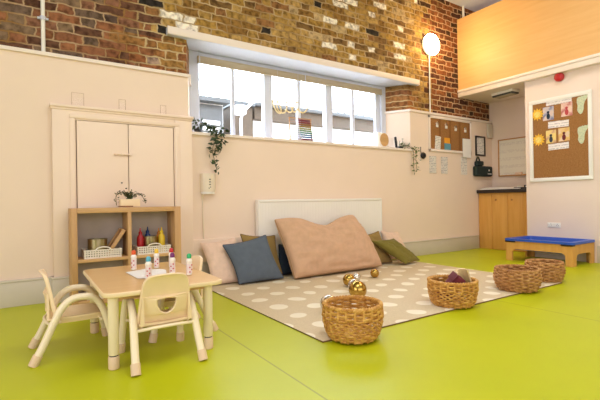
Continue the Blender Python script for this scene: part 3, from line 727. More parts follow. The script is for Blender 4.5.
plant('trailing_pothos', 'pale green hanging plant off the right end of the sill', (6.07, 5.66, ZS),
      [[(0, 0, 0.05), (-0.03, 0, 0.12), (-0.04, -0.02, 0.17)], [(0, 0, 0.05), (0.04, 0, 0.12), (0.03, -0.02, 0.18)],
       [(0, 0, 0.05), (0.06, -0.08, 0.08), (0.12, -0.18, 0.0), (0.14, -0.2, -0.12), (0.13, -0.2, -0.3), (0.15, -0.2, -0.5)],
       [(0, 0, 0.05), (0.1, -0.09, 0.07), (0.2, -0.19, -0.02), (0.2, -0.2, -0.2), (0.22, -0.2, -0.42)],
       [(0, 0, 0.05), (-0.02, -0.07, 0.06), (-0.08, -0.12, 0.02)], [(0.12, -0.18, 0.0), (0.2, -0.2, 0.0), (0.24, -0.2, -0.08)]],
      pot_round(0.055, 0.06, 'black'), 0.035, 0.07, 42, 'leafl')
def pot_box(t):
    MB().box(-0.11, 0.11, -0.05, 0.05, 0, 0.09, 0.006).build('pot', 'plas', t)
    MB().box(-0.115, 0.03, -0.055, 0.055, 0.0, 0.012, 0.003).build('base_strip', 'cork_strip', t)
bush = []
for i in range(14):
    a_ = random.uniform(0, 2 * PI); r_ = random.uniform(0.05, 0.12)
    bush.append([(0, 0, 0.08), (r_ * 0.5 * math.cos(a_), 0.4 * r_ * math.sin(a_), 0.15), (r_ * math.cos(a_), 0.5 * r_ * math.sin(a_), 0.13 + random.uniform(0, 0.08))])
bush += [[(0, 0, 0.08), (-0.08, -0.03, 0.17), (-0.15, -0.05, 0.13), (-0.15, -0.05, 0.02)], [(0, 0, 0.08), (0.08, -0.03, 0.16), (0.14, -0.05, 0.11), (0.17, -0.05, 0.04)], [(0, 0, 0.08), (-0.07, -0.03, 0.17), (-0.13, -0.05, 0.15), (-0.17, -0.05, 0.16)], [(0, 0, 0.1), (0.1, -0.03, 0.15), (0.16, -0.05, 0.14)]]
plant('potted_fern', 'small bushy trailing plant on top of the shelf unit', (1.0, 5.17, 1.066), bush, pot_box, 0.014, 0.036, 95, 'leaf', 0.018)

# ------------------------------------------------------------------ shelf unit
su = thing('shelf_unit', 'oak cube shelf unit with four compartments against the cupboard', 'shelf', (0.975, 5.22, 0))
y0, y1 = -0.17, 0.17
MB().box(-0.59, -0.53, y0, y1, 0, 1.06, 0.003).build('side_panel', 'oak', su)
MB().box(0.515, 0.59, y0, y1, 0, 1.06, 0.003).build('side_panel', 'oak', su)
MB().box(-0.53, 0.515, y0, y1, 1.005, 1.06, 0.002).build('top_panel', 'oakx', su)
MB().box(-0.53, 0.515, y0, y1, 0.0, 0.055, 0.002).build('bottom_panel', 'oakx', su)
MB().box(-0.02, 0.02, y0, y1, 0.055, 1.005, 0.002).build('divider', 'oak', su)
MB().box(-0.53, -0.02, y0, y1, 0.468, 0.503, 0.002).build('shelf', 'oakx', su)
MB().box(0.02, 0.515, y0, y1, 0.468, 0.503, 0.002).build('shelf', 'oakx', su)
M['greyback'] = plain('grey_back_board', (196, 184, 174), 0.7)
MB().box(-0.54, 0.53, y1 - 0.012, y1, 0.02, 1.03).build('back_panel', 'greyback', su, smooth=0)
def lattice(name_l, loc, grp, w_=0.36, d_=0.26, h_=0.095):
    t = thing('plastic_basket', name_l, 'basket', loc, 0, grp)
    a = MB(); X, Y = w_ / 2, d_ / 2
    a.box(-X + 0.01, X - 0.01, -Y + 0.01, Y - 0.01, 0, 0.006)
    for z0_, z1_ in ((0, 0.02), (0.032, 0.045), (0.057, 0.070), (h_ - 0.014, h_)):
        for s_ in (-1, 1):
            o_ = 0.012 * z0_ / h_
            a.box(-X - o_, X + o_, s_ * (Y + o_) - 0.004, s_ * (Y + o_) + 0.004, z0_, z1_); a.box(s_ * (X + o_) - 0.004, s_ * (X + o_) + 0.004, -Y - o_, Y + o_, z0_, z1_)
    nx = 15
    for i in range(nx):
        x = -X + 2 * X * i / (nx - 1)
        for s_ in (-1, 1): a.box(x - 0.006, x + 0.006, s_ * (Y + 0.005) - 0.004, s_ * (Y + 0.005) + 0.004, 0, h_)
    for i in range(11):
        y = -Y + 2 * Y * i / 10
        for s_ in (-1, 1): a.box(s_ * (X + 0.005) - 0.004, s_ * (X + 0.005) + 0.004, y - 0.006, y + 0.006, 0, h_)
    a.build('body', 'wbask', t, smooth=0)
    for s_ in (-1, 1):
        MB().tube(catmull([(-0.085, s_ * (Y + 0.014), h_ - 0.02), (-0.06, s_ * (Y + 0.016), h_ + 0.015), (0, s_ * (Y + 0.018), h_ + 0.028), (0.06, s_ * (Y + 0.016), h_ + 0.015), (0.085, s_ * (Y + 0.014), h_ - 0.02)]), 0.008, 8).build('handle', 'wbask', t)
    return t
G = 'white perforated baskets in the shelf unit'
lattice('white perforated basket in upper left compartment with a tin and board', (0.70, 5.215, 0.503), G)
lattice('white perforated basket in upper right compartment with paint bottles', (1.255, 5.215, 0.503), G)
lattice('white perforated basket in the lower left compartment', (0.72, 5.215, 0.055), G)
lattice('white perforated basket in the lower right compartment', (1.25, 5.215, 0.055), G)
def tin(loc, r_, h_, lab):
    t = thing('metal_tin', lab, 'tin', loc)
    MB().lathe([(r_ * 0.97, 0), (r_, 0.004), (r_, h_), (r_ + 0.004, h_ + 0.002), (r_ + 0.004, h_ + 0.007), (r_ - 0.006, h_ + 0.007), (r_ - 0.006, 0.006), (0.002, 0.006)], seg=32).build('body', 'tin', t)
    b_ = MB()
    for z in (0.25, 0.55): b_.tube([(r_ * 1.005 * math.cos(2 * PI * i / 32), r_ * 1.005 * math.sin(2 * PI * i / 32), h_ * z) for i in range(32)], 0.0025, 5, closed=True)
    b_.build('ring', 'tin', t)
tin((0.655, 5.18, 0.511), 0.10, 0.195, 'wide metal tin standing in the upper left white basket')
tin((1.225, 5.165, 0.511), 0.075, 0.19, 'metal tin standing in the upper right white basket')
def tray_board(loc, ang, lab):
    t = thing('wooden_tray', lab, 'tray', loc)
    t.rotation_euler = (0, ang, 0)
    MB().box(-0.008, 0.008, -0.11, 0.11, 0, 0.34, 0.003).build('base', 'tanwood', t)
    a_ = MB()
    for y in (-0.115, 0.1): a_.box(-0.028, 0.014, y, y + 0.016, 0, 0.345, 0.003)
    a_.box(-0.028, 0.014, -0.11, 0.11, 0.33, 0.345, 0.003); a_.build('rim', 'oak', t)
tray_board((0.745, 5.22, 0.513), 0.58, 'shallow wooden tray leaning in the upper left white basket')
def bottle(loc, mat, lab, s_=1.0):
    t = thing('paint_bottle', lab, 'bottle', loc, 0, 'paint bottles in the right white basket')
    MB().lathe([(0.036, 0), (0.04, 0.01), (0.04, 0.17 * s_), (0.034, 0.2 * s_), (0.02, 0.22 * s_), (0.018, 0.225 * s_)], seg=20).build('body', mat, t)
    MB().lathe([(0.021, 0.225 * s_), (0.021, 0.25 * s_), (0.009, 0.262 * s_), (0.006, 0.3 * s_)], seg=16).build('cap', mat, t)
M['pb_red'] = plain('paint_red', (168, 20, 34), 0.35); M['pb_blue'] = plain('paint_blue', (30, 60, 120), 0.35); M['pb_yel'] = plain('paint_yellow', (226, 190, 40), 0.35); M['pb_or'] = plain('paint_orange', (206, 130, 40), 0.35)
bottle((1.115, 5.17, 0.511), 'pb_red', 'red squeezy paint bottle, leftmost in the right basket')
bottle((1.225, 5.285, 0.511), 'pb_blue', 'dark blue squeezy paint bottle behind the tin', 1.02)
bottle((1.365, 5.18, 0.511), 'pb_yel', 'yellow squeezy paint bottle, rightmost in the basket')
bottle((1.36, 5.285, 0.511), 'pb_or', 'orange paint bottle behind the yellow bottle', 0.95)

# ------------------------------------------------------------------ table and chairs
TB = thing('toddler_table', 'low rectangular wooden toddler table with cream tubular legs', 'table', (0.80, 3.54, 0))
X0, X1, Y0, Y1 = -0.395, 0.425, -0.62, 0.62
def rrect(x0, x1, y0, y1, r_, n_=6):
    out = []
    for cx, cy, a0 in ((x1 - r_, y1 - r_, 0), (x0 + r_, y1 - r_, PI / 2), (x0 + r_, y0 + r_, PI), (x1 - r_, y0 + r_, 1.5 * PI)):
        for i in range(n_ + 1): out.append((cx + r_ * math.cos(a0 + PI / 2 * i / n_), cy + r_ * math.sin(a0 + PI / 2 * i / n_)))
    return out
MB().shape([rrect(X0 + 0.006, X1 - 0.006, Y0 + 0.006, Y1 - 0.006, 0.07)], 0.03, 0.004, lambda a, b, d_: (a, b, 0.507 + d_)).build('tabletop', 'table', TB)
e = MB(); e.tube([(a, b, 0.505) for a, b in rrect(X0, X1, Y0, Y1, 0.075)], 0.016, 8, closed=True, squash=0.5); e.build('edge_band', 'edge', TB)
a = MB()
for yy in (Y0 + 0.1, Y1 - 0.12): a.box(X0 + 0.08, X1 - 0.08, yy - 0.01, yy + 0.01, 0.455, 0.492)
for xx in (X0 + 0.08, X1 - 0.08): a.box(xx - 0.01, xx + 0.01, Y0 + 0.1, Y1 - 0.12, 0.455, 0.492)
a.build('apron', 'oakx', TB)
for sx, sy in ((-0.33, -0.525), (0.33, -0.525), (-0.33, 0.42), (0.33, 0.42)):
    lg = MB().lathe([(0.031, 0.095), (0.034, 0.1), (0.034, 0.49)], (sx, sy, 0), 20).build('leg', 'metal_cream', TB)
    MB().lathe([(0.028, 0.085), (0.028, 0.097)], (sx, sy, 0), 20).build('collar', 'greymetal', lg)
    MB().lathe([(0.03, 0.0), (0.035, 0.006), (0.036, 0.08), (0.032, 0.087)], (sx, sy, 0), 20).build('foot_cap', 'foot', lg)

def make_chair(label, loc, rz):
    t = thing('toddler_armchair', label, 'chair', loc, rz, 'cream toddler armchairs around the table')
    prof = [(0.012, 0.035), (0.06, 0.125), (0.123, 0.265), (0.175, 0.365), (0.235, 0.42), (0.31, 0.432), (0.385, 0.415), (0.435, 0.345), (0.475, 0.22), (0.52, 0.035)]
    for sy in (-1, 1):
        pts = catmull([(x, sy * (0.222 - 0.02 * min(1, z / 0.4)), z) for x, z in prof], 6)
        fr = MB().tube(pts, 0.0255, 14).build('side_frame', 'metal_cream', t)
        for (xa, za, xb, zb) in ((-0.002, 0.004, 0.03, 0.068), (0.523, 0.004, 0.508, 0.072)):
            MB().tube([(xa, sy * 0.223, za), (xb, sy * 0.22, zb)], 0.031, 14).build('foot_cap', 'foot', fr)
    MB().tube(catmull([(0.115, -0.2, 0.25), (0.085, -0.1, 0.262), (0.075, 0, 0.266), (0.085, 0.1, 0.262), (0.115, 0.2, 0.25)]), 0.011, 10).build('stretcher', 'metal_cream', t)
    MB().tube(catmull([(0.43, -0.2, 0.25), (0.42, 0, 0.245), (0.43, 0.2, 0.25)]), 0.011, 10).build('stretcher', 'metal_cream', t)
    # seat shell
    a_ = MB(); nu, nv = 14, 12; grid = []
    for dz in (0, -0.014):
        g_ = []
        for i in range(nu + 1):
            row = []
            for j in range(nv + 1):
                u = i / nu; v_ = j / nv * 2 - 1
                x = 0.10 + u * 0.36; hw = 0.175 + 0.012 * math.sin(u * PI)
                if u > 0.85: hw -= 0.05 * ((u - 0.85) / 0.15) ** 2
                z = 0.292 - 0.012 * math.sin(u * PI) * (1 - v_ * v_) + 0.006 * v_ * v_ - 0.03 * max(0, (u - 0.88) / 0.12) ** 2
                row.append(a_.b.verts.new((x, v_ * hw, z + dz)))
            g_.append(row)
        grid.append(g_)
    for i in range(nu):
        for j in range(nv):
            for g_ in grid: a_.b.faces.new((g_[i][j], g_[i + 1][j], g_[i + 1][j + 1], g_[i][j + 1]))
    A, B = grid
    for i in range(nu):
        for j in (0, nv): a_.b.faces.new((A[i][j], A[i + 1][j], B[i + 1][j], B[i][j]))
    for j in range(nv):
        for i in (0, nu): a_.b.faces.new((A[i][j], A[i][j + 1], B[i][j + 1], B[i][j]))
    a_.box(0.12, 0.44, -0.165, -0.15, 0.25, 0.285, 0.004); a_.box(0.12, 0.44, 0.15, 0.165, 0.25, 0.285, 0.004)
    a_.build('seat', 'plas', t)
    # backrest outline (lateral, height) with grip hole
    half = [(0.168, 0.275), (0.176, 0.30), (0.170, 0.37), (0.163, 0.45), (0.155, 0.51), (0.147, 0.558), (0.131, 0.590), (0.10, 0.608), (0.05, 0.615)]
    lp1 = [(a, b) for a, b in half] + [(0, 0.617)] + [(-a, b) for a, b in half[::-1]]
    hole = [(0.055, 0.455), (0.061, 0.44), (0.056, 0.41), (0.038, 0.383), (0.012, 0.368), (-0.012, 0.368), (-0.038, 0.383), (-0.056, 0.41), (-0.061, 0.44), (-0.055, 0.455), (-0.03, 0.459), (0, 0.462), (0.03, 0.459)]
    hole = [(a * 1.15, 0.405 + (b - 0.415) * 1.2) for a, b in hole]
    def bend(a, b, d_):
        return (0.118 - (b - 0.28) * 0.155 + 0.03 * (1 - (a / 0.16) ** 2) * -1 + 0.02 + d_, a, b)
    dense = []
    for lp_ in (lp1, hole):
        c_ = [(p.x, p.y) for p in catmull([(a, b, 0) for a, b in lp_], 3, True)]; dense.append(c_)
    bk = MB().shape([dense[0], dense[1]], 0.026, 0.008, bend).build('backrest', 'plas', t, smooth=50)
    for s_ in (-1, 1):
        rb_ = MB(); rb_.prism([(s_ * 0.174, 0.285), (s_ * 0.172, 0.31), (s_ * 0.158, 0.47), (s_ * 0.15, 0.47), (s_ * 0.146, 0.285)], 0.085, 0.1, axis='x')
        rb_.build('side_rib', 'plas', bk)
    return t
make_chair('cream toddler armchair at the left side of table, seen side-on', (0.018, 3.60, 0), 0)
make_chair('cream toddler armchair nearest the camera with its back turned', (0.788, 2.80, 0), PI / 2)
make_chair('cream toddler armchair at the right side of table, backrest near the blush cushion', (1.335, 3.62, 0), PI)

# dot markers and paper
def marker(x, y, cc, lab):
    key = 'cap_%s' % lab.split()[0]; M[key] = plain(key + '_plastic', cc, 0.35)
    t = thing('dot_marker', lab, 'marker', (x, y, 0.526), random.uniform(-0.5, 0.5), 'dot markers on the toddler table')
    MB().lathe([(0.019, 0), (0.022, 0.004), (0.022, 0.10), (0.024, 0.104), (0.024, 0.118), (0.017, 0.128), (0.015, 0.134)], seg=20).build('body', 'wplas', t)
    MB().lathe([(0.0225, 0.012), (0.0225, 0.088)], seg=20, cap=False).build('label_wrap', 'label', t)
    m_ = MB()
    for i in range(4):
        a_ = -PI / 2 - 0.5 + (i % 2) * 0.8; z = 0.025 + i * 0.018
        m_.sphere((0.0225 * math.cos(a_), 0.0225 * math.sin(a_), z), 0.006, 8)
    m_.build('label_dots', 'labelr', t)
    MB().lathe([(0.017, 0.132), (0.018, 0.136), (0.018, 0.158), (0.012, 0.168), (0.003, 0.171)], seg=18).build('cap', key, t)
marker(0.768, 3.83, (226, 90, 40), 'orange capped dot marker, leftmost on the table')
marker(0.768, 3.30, (90, 180, 206), 'blue capped dot marker standing on the paper edge')
marker(0.955, 3.80, (236, 196, 60), 'yellow capped dot marker behind the white paper')
marker(0.985, 3.42, (120, 40, 110), 'purple capped dot marker in front of the red one')
marker(1.08, 3.78, (196, 30, 44), 'red capped dot marker behind the purple one')
marker(1.075, 3.27, (50, 176, 110), 'green capped dot marker, rightmost on the table')
for (pts, z, lab) in (([(0.68, 3.72), (0.70, 3.36), (0.80, 3.30), (0.93, 3.46), (0.86, 3.80)], 0.526, 'white paper sheet on the table, under the other sheet'),
                      ([(0.74, 3.44), (0.93, 3.39), (0.985, 3.62), (0.955, 3.70), (0.80, 3.76)], 0.5285, 'white paper sheet on the table, topmost')):
    o = MB().prism([(a - 0.83, b - 3.55) for a, b in pts], 0, 0.002).build('drawing_paper', 'paper', smooth=0); tag(o, lab, 'paper', None, (0.83, 3.55, z))

# ------------------------------------------------------------------ rug
rug = thing('polka_dot_rug', 'large beige rug with cream polka dots on the green floor', 'rug', (3.77, 3.9, 0))
MB().box(-1.87, 1.9, -1.295, 1.45, 0, 0.012, 0.003).build('pile', 'rug', rug)
MB().tube([(-1.87, -1.295, 0.006), (1.9, -1.295, 0.006), (1.9, 1.45, 0.006), (-1.87, 1.45, 0.006)], 0.006, 6, closed=True).build('binding', 'rugedge', rug)
ZR = 0.0125

# ------------------------------------------------------------------ cushions
def cushion(name, label, TL, TR, BR, BL, th, mat, pinch=0.10, boxy=0.42, sag=0.0, seed=0, wr=0.012, piping=None, group='cushions leaning on the back wall', extra=None):
    TL, TR, BR, BL = map(Vector, (TL, TR, BR, BL)); base = Vector(((BL.x + BR.x) / 2, (BL.y + BR.y) / 2, min(BL.z, BR.z)))
    nrm = ((TR - TL).cross(TL - BL) + (BR - BL).cross(TR - BR)).normalized()
    if nrm.y > 0: nrm = -nrm
    N = 36; a_ = MB(); sheets = []
    edge = []
    for side in (1, -1):
        g_ = []
        for j in range(N + 1):
            row = []
            for i in range(N + 1):
                u = math.sin((i / N - 0.5) * PI) ; v_ = math.sin((j / N - 0.5) * PI)
                us = u * (1 - pinch * (1 - v_ * v_) * abs(u)); vs_ = v_ * (1 - pinch * (1 - u * u) * abs(v_))
                if v_ < 0: vs_ = v_ * (1 - 0.3 * pinch * (1 - u * u) * abs(v_))
                s_, t_ = (us + 1) / 2, (vs_ + 1) / 2
                p = BL * (1 - s_) * (1 - t_) + BR * s_ * (1 - t_) + TL * (1 - s_) * t_ + TR * s_ * t_
                p.z -= sag * (1 - u * u) * max(0, v_) ** 2
                if extra: p = extra(p, u, v_)
                f_ = max(0, (1 - u * u)) * max(0, (1 - v_ * v_)); hgt = th / 2 * f_ ** boxy
                w_ = noise.noise(Vector((us * 1.8 + seed, vs_ * 1.8, seed * 0.7))) + 0.5 * noise.noise(Vector((us * 4 + seed, vs_ * 3 + us * 2, seed)))
                w_ -= 1.4 * abs(noise.noise(Vector((us * 3.0 + vs_ * 2.6 + seed, vs_ * 5.0 - us * 1.5, seed * 1.3))))
                w_ += 0.9 * abs(noise.noise(Vector((us * 2.2 + vs_ * 1.4, vs_ * 3.5 - us, seed + 5))))
                k_ = f_ ** 0.3
                row.append(a_.b.verts.new(p - base + nrm * side * (hgt + wr * w_ * k_)))
            g_.append(row)
        sheets.append(g_)
    for si, g_ in enumerate(sheets):
        for j in range(N):
            for i in range(N):
                q_ = (g_[j][i], g_[j][i + 1], g_[j + 1][i + 1], g_[j + 1][i])
                a_.b.faces.new(q_ if si == 0 else q_[::-1])
    g_ = sheets[0]
    ring = [g_[0][i].co.copy() for i in range(N)] + [g_[j][N].co.copy() for j in range(N)] + [g_[N][i].co.copy() for i in range(N, 0, -1)] + [g_[j][0].co.copy() for j in range(N, 0, -1)]
    if piping:
        t = thing(name, label, 'cushion', base, 0, group)
        a_.build('cover', mat, t, smooth=70, weld=True)
        rr_ = [ring[0]]
        for p in ring[1:]:
            if (p - rr_[-1]).length > 0.012: rr_.append(p)
        MB().tube(rr_, 0.006, 6, closed=True).build('piping', piping, t)
        return t
    o = a_.build(name, mat, smooth=70, weld=True); tag(o, label, 'cushion', group, base); return o
cushion('cushion', 'blush pink cushion leaning at the left end behind the blue one', (1.93, 5.40, 0.56), (2.44, 5.42, 0.60), (2.47, 5.14, 0.03), (2.0, 5.14, 0.03), 0.17, 'f_pink', seed=1, piping='f_pink')
cushion('cushion', 'slate blue square cushion leaning in front at the left', (2.17, 5.22, 0.53), (2.83, 5.22, 0.63), (2.97, 4.97, 0.035), (2.29, 4.97, 0.03), 0.20, 'f_blue', seed=2, wr=0.008, piping='f_navy')
cushion('cushion', 'golden olive cushion behind the slate blue cushion', (2.50, 5.36, 0.65), (3.06, 5.36, 0.60), (3.09, 5.2, 0.05), (2.55, 5.2, 0.05), 0.13, 'f_olive', seed=3, piping='f_dark')
cushion('cushion', 'dark navy cushion mostly hidden behind the huge dusty pink one', (3.12, 5.36, 0.46), (3.6, 5.36, 0.46), (3.6, 5.22, 0.03), (2.99, 5.22, 0.03), 0.13, 'f_navy', seed=4, piping='f_navy')
def bigfold(p, u, v_):
    k_ = max(0, (v_ + 0.2) / 1.2)
    p.z -= 0.15 * k_ * k_ * math.exp(-((u - 0.15) / (0.5 if u < 0.15 else 0.4)) ** 2)          # the top edge has slumped
    p.z -= 0.03 * k_ * (1 if u < -0.55 else 0) * ((-0.55 - u) / 0.45)
    p.x += 0.05 * math.sin((v_ + 1) * PI / 2) * max(0, u)
    return p
cushion('floor_cushion', 'huge dusty pink floor cushion leaning on the radiator', (2.97, 5.2, 0.87), (4.42, 5.2, 0.86), (4.72, 4.86, 0.04), (3.07, 4.84, 0.035), 0.36, 'f_big', pinch=0.03, boxy=0.26, sag=0.0, seed=9, wr=0.05, piping='f_tan', extra=bigfold)
cushion('cushion', 'golden olive cushion leaning at right of the huge cushion', (4.62, 5.34, 0.50), (5.10, 5.30, 0.56), (5.22, 5.10, 0.03), (4.72, 5.10, 0.03), 0.16, 'f_olive', seed=5, piping='f_dark')
cushion('cushion', 'olive green cushion slumped at the right end of the row', (4.78, 5.14, 0.42), (5.32, 5.16, 0.42), (5.64, 4.86, 0.05), (5.20, 4.78, 0.04), 0.17, 'f_green', seed=6, piping='f_green')
cushion('cushion', 'blush pink cushion at the right end behind the olive ones', (5.24, 5.38, 0.55), (5.68, 5.40, 0.50), (5.85, 5.24, 0.05), (5.3, 5.24, 0.05), 0.12, 'f_pink', seed=7, piping='f_pink')

# ------------------------------------------------------------------ mirror balls
def ball(x, y, r_, mat, lab):
    o = MB().sphere((0, 0, r_), r_, 32).build('mirror_ball', mat); tag(o, lab, 'ball', 'mirror balls on the rug', (x, y, ZR))
ball(3.03, 3.49, 0.100, 'gold', 'largest gold mirror ball, on the rug behind the nearest basket')
ball(3.245, 3.80, 0.075, 'silver', 'silver mirror ball half hidden behind the largest gold ball')
ball(3.385, 4.06, 0.080, 'gold', 'middle gold mirror ball, left of the small silver one')
ball(3.64, 4.22, 0.062, 'silver', 'small silver mirror ball touching the middle gold one')
ball(4.05, 4.30, 0.062, 'gold', 'small gold mirror ball lying alone furthest right')
ball(2.44, 3.24, 0.085, 'silver', 'silver mirror ball peeking out at the left of the nearest basket')

# ------------------------------------------------------------------ woven baskets
def basket(label, x, y, rt, rm, rb_, h_, mat, open_, seed):
    rnd = random.Random(seed)
    t = thing('woven_basket', label, 'basket', (x, y, ZR if seed != 4 else 0.0005), rnd.uniform(0, 6), 'woven baskets along the rug edge')
    def R_(z):
        k_ = z / h_
        return rb_ + (rm - rb_) * math.sin(min(1, k_ / 0.6) * PI / 2) + (rt - rm) * max(0, (k_ - 0.6) / 0.4)
    ns = 22; seg = ns * 6; body = MB()
    if open_:
        rows = [(0.010 + 0.018 * i, 0.0095, 0.008, 0, i) for i in range(4)]
        z0_, z1_ = 0.010 + 0.018 * 3, h_ - 0.012 - 0.018 * 4; st_ = (z1_ - z0_) / 5
        rows += [(z0_ + st_ * (i + 1), 0.0085, 0.002, st_ * 0.33, i) for i in range(4)]
        rows += [(h_ - 0.012 - 0.018 * i, 0.0095, 0.008, 0, i) for i in range(4, -1, -1)]
    else: rows = [(0.012 + i * (h_ - 0.03) / 11, 0.0125, 0.012, 0, i) for i in range(12)]
    for (z, tr_, am, wz, par) in rows:
        pts = []; zj = rnd.uniform(-0.002, 0.002)
        for i in range(seg):
            a_ = 2 * PI * i / seg; ph_ = (par % 2) * PI
            r_ = R_(z) + am * math.cos(a_ * ns / 2 + ph_) + rnd.uniform(-0.001, 0.001)
            pts.append((r_ * math.cos(a_), r_ * math.sin(a_), z + zj + wz * math.cos(a_ * ns + ph_)))
        body.tube(pts, tr_, 6, closed=True)
    for i in range(ns):
        a_ = 2 * PI * (i + 0.5) / ns; zr_ = [(0, h_)] if not open_ else [(0, 0.07), (h_ - 0.09, h_)]
        for za_, zb_ in zr_:
            pts = []
            for j in range(9):
                z = za_ + (zb_ - za_) * j / 8; r_ = R_(z) + 0.003
                pts.append((r_ * math.cos(a_), r_ * math.sin(a_), z + 0.002))
            body.tube(pts, 0.0125, 6)
    body.build('weave', mat, t, recalc=False)
    rim = MB()
    for ph_ in (0, PI):
        pts = []
        for i in range(240):
            a_ = 2 * PI * i / 240; w_ = a_ * 26 + ph_
            r_ = rt + 0.002 + 0.009 * math.cos(w_)
            pts.append((r_ * math.cos(a_), r_ * math.sin(a_), h_ + 0.009 * math.sin(w_)))
        rim.tube(pts, 0.0105, 6, closed=True)
    rim.build('rim', mat, t, recalc=False)
    bs = MB()
    for i in range(1, 9):
        r_ = rb_ * i / 8.3
        bs.tube([(r_ * math.cos(2 * PI * k / 48), r_ * math.sin(2 * PI * k / 48), 0.014 + 0.003 * math.cos(k * PI)) for k in range(48)], 0.0125, 6, closed=True)
    bs.build('base', mat, t, recalc=False)
    return t
basket('open weave basket nearest the camera at the front rug corner', 2.16, 2.555, 0.222, 0.234, 0.175, 0.262, 'wicker', True, 1)
basket('open weave basket holding a maroon bag and a pale wooden piece', 3.665, 2.74, 0.232, 0.238, 0.19, 0.245, 'wicker', True, 2)
basket('dense weave basket third from the camera, on the rug end', 4.85, 2.72, 0.228, 0.242, 0.19, 0.245, 'wicker2', False, 3)
basket('dense weave basket furthest away, near the blue water tray', 5.68, 2.82, 0.205, 0.22, 0.175, 0.235, 'wicker2', False, 4).location = (5.68, 2.82, 0.012)
# contents of the second basket
mr = thing('maroon_pouch', 'maroon leather pouch sticking out of the second basket', 'pouch', (3.57, 2.80, 0.08)); mr.rotation_euler = (0.15, 0.7, -0.55)
a = MB(); a.box(-0.06, 0.06, -0.09, 0.09, -0.02, 0.29, 0.03, seg=3); a.build('body', 'maroon', mr)
MB().box(-0.066, -0.058, -0.085, 0.085, 0.2, 0.285, 0.003).build('flap', 'maroon', mr)
wp = thing('wooden_drum', 'pale wooden curved piece leaning in the second basket', 'toy', (3.80, 2.62, 0.08)); wp.rotation_euler = (0.1, -0.32, -0.55)
MB().prism([(0.06 * math.cos(a_), 0.12 * math.sin(a_)) for a_ in [PI * i / 10 for i in range(11)]] + [(0.045 * math.cos(a_), 0.09 * math.sin(a_)) for a_ in [PI * i / 10 for i in range(10, -1, -1)]], 0, 0.29).build('shell', 'creamwood', wp, smooth=50)
MB().tube([(-0.01, 0.115, 0.05), (-0.01, 0.115, 0.26)], 0.006, 6).build('groove', 'tanwood', wp)

# ------------------------------------------------------------------ water tray on plywood stand
tt = thing('water_tray_stand', 'low plywood stand with arched sides by the right wall', 'stand', (7.47, 3.63, 0))
def arch(L_, Htop, leg, rise):
    pts = [(-L_ / 2, 0), (-L_ / 2 + leg, 0), (-L_ / 2 + leg, rise - 0.07)]
    pts += [(-L_ / 2 + leg + 0.07 * (1 - math.cos(a_)), rise - 0.07 + 0.07 * math.sin(a_)) for a_ in [PI / 2 * i / 6 for i in range(1, 7)]]
    pts += [(L_ / 2 - leg - 0.07 * (1 - math.cos(a_)), rise - 0.07 + 0.07 * math.sin(a_)) for a_ in [PI / 2 * i / 6 for i in range(6, 0, -1)]]
    pts += [(L_ / 2 - leg, rise - 0.07), (L_ / 2 - leg, 0), (L_ / 2, 0), (L_ / 2, Htop), (-L_ / 2, Htop)]
    return pts
PX = 0.375
for x in (-PX, PX - 0.03): MB().prism(arch(1.08, 0.345, 0.11, 0.205), x, x + 0.03, axis='x').build('long_side', 'cab', tt, smooth=0)
for y in (-0.54, 0.51): MB().prism(arch(2 * PX - 0.06, 0.335, 0.09, 0.19), y, y + 0.03, axis='y').build('end_panel', 'cab', tt, smooth=0)
tr = thing('blue_water_tray', 'shallow blue plastic tray resting on the plywood stand', 'tray', (7.47, 3.63, 0.19))
a = MB()
ro = rrect(-0.41, 0.385, -0.565, 0.565, 0.06); ri = rrect(-0.33, 0.32, -0.48, 0.48, 0.05); rf = rrect(-0.30, 0.29, -0.45, 0.45, 0.05)
levels = [(rrect(-0.318, 0.305, -0.468, 0.468, 0.05), 0.0), (rrect(-0.342, 0.332, -0.492, 0.492, 0.05), 0.158), (rrect(-0.41, 0.385, -0.565, 0.565, 0.06), 0.158), (ro, 0.195), (ri, 0.195), (rf, 0.025)]
rings = [[a.b.verts.new((x, y, z)) for x, y in pl_] for pl_, z in levels]
for A, B in zip(rings, rings[1:]):
    for k in range(len(A)): a.b.faces.new((A[k], A[(k + 1) % len(A)], B[(k + 1) % len(A)], B[k]))
a.b.faces.new(rings[0][::-1]); a.b.faces.new(rings[-1]); a.build('tray_shell', 'blue', tr, smooth=40)
for sy in (-1, 1): MB().box(-0.40, -0.30, sy * 0.46 - 0.09, sy * 0.46 + 0.09, 0.13, 0.16, 0.01).build('corner_clip', 'black', tr)
for x, y, lab in ((7.40, 3.70, 'pale shell lying in the blue tray, left one'), (7.43, 3.44, 'pale shell lying in the blue tray, right one')):
    t = thing('sea_shell', lab, 'shell', (x, y, 0.24)); 
    MB().sphere((0, 0, 0.0), 0.045, 16, (0.8, 1.0, 0.6)).build('shell_body', 'f_pink', t); MB().sphere((0, 0.04, 0.01), 0.018, 10).build('shell_tip', 'wplas', t)

# ------------------------------------------------------------------ outside the window
struct(MB().box(-14, 30, 6.25, 26, -0.3, -0.05).build('ground_outside', 'paving', smooth=0)).name = 'ground'
ob = thing('outbuilding', 'white rendered building with brown eaves outside window', 'building', (7.0, 11.0, -0.05))
MB().box(-1.4, 9, 0, 3, 0, 3.55).build('wall', 'rendered', ob, smooth=0)
MB().box(-1.5, 9.2, -0.3, 3.2, 3.55, 4.0).build('eaves', 'fascia', ob, smooth=0)
MB().box(-1.5, 9.2, -0.42, -0.3, 3.9, 4.02, 0.02).build('gutter', 'greymetal', ob)
a = MB()
for i in range(8): a.tube([(1.2 + i * 0.28, -0.35, 4.02), (1.5 + i * 0.28, -0.35, 4.22)], 0.03, 6)
a.build('roof_bracket', 'greymetal', ob)
nbd = thing('neighbour_house', 'pale house with dark recessed bay outside the left panes', 'building', (3.5, 10.2, -0.05))
MB().box(-3.5, 0.9, 0.2, 4, 0, 3.75).build('wall', 'rendered', nbd, smooth=0)
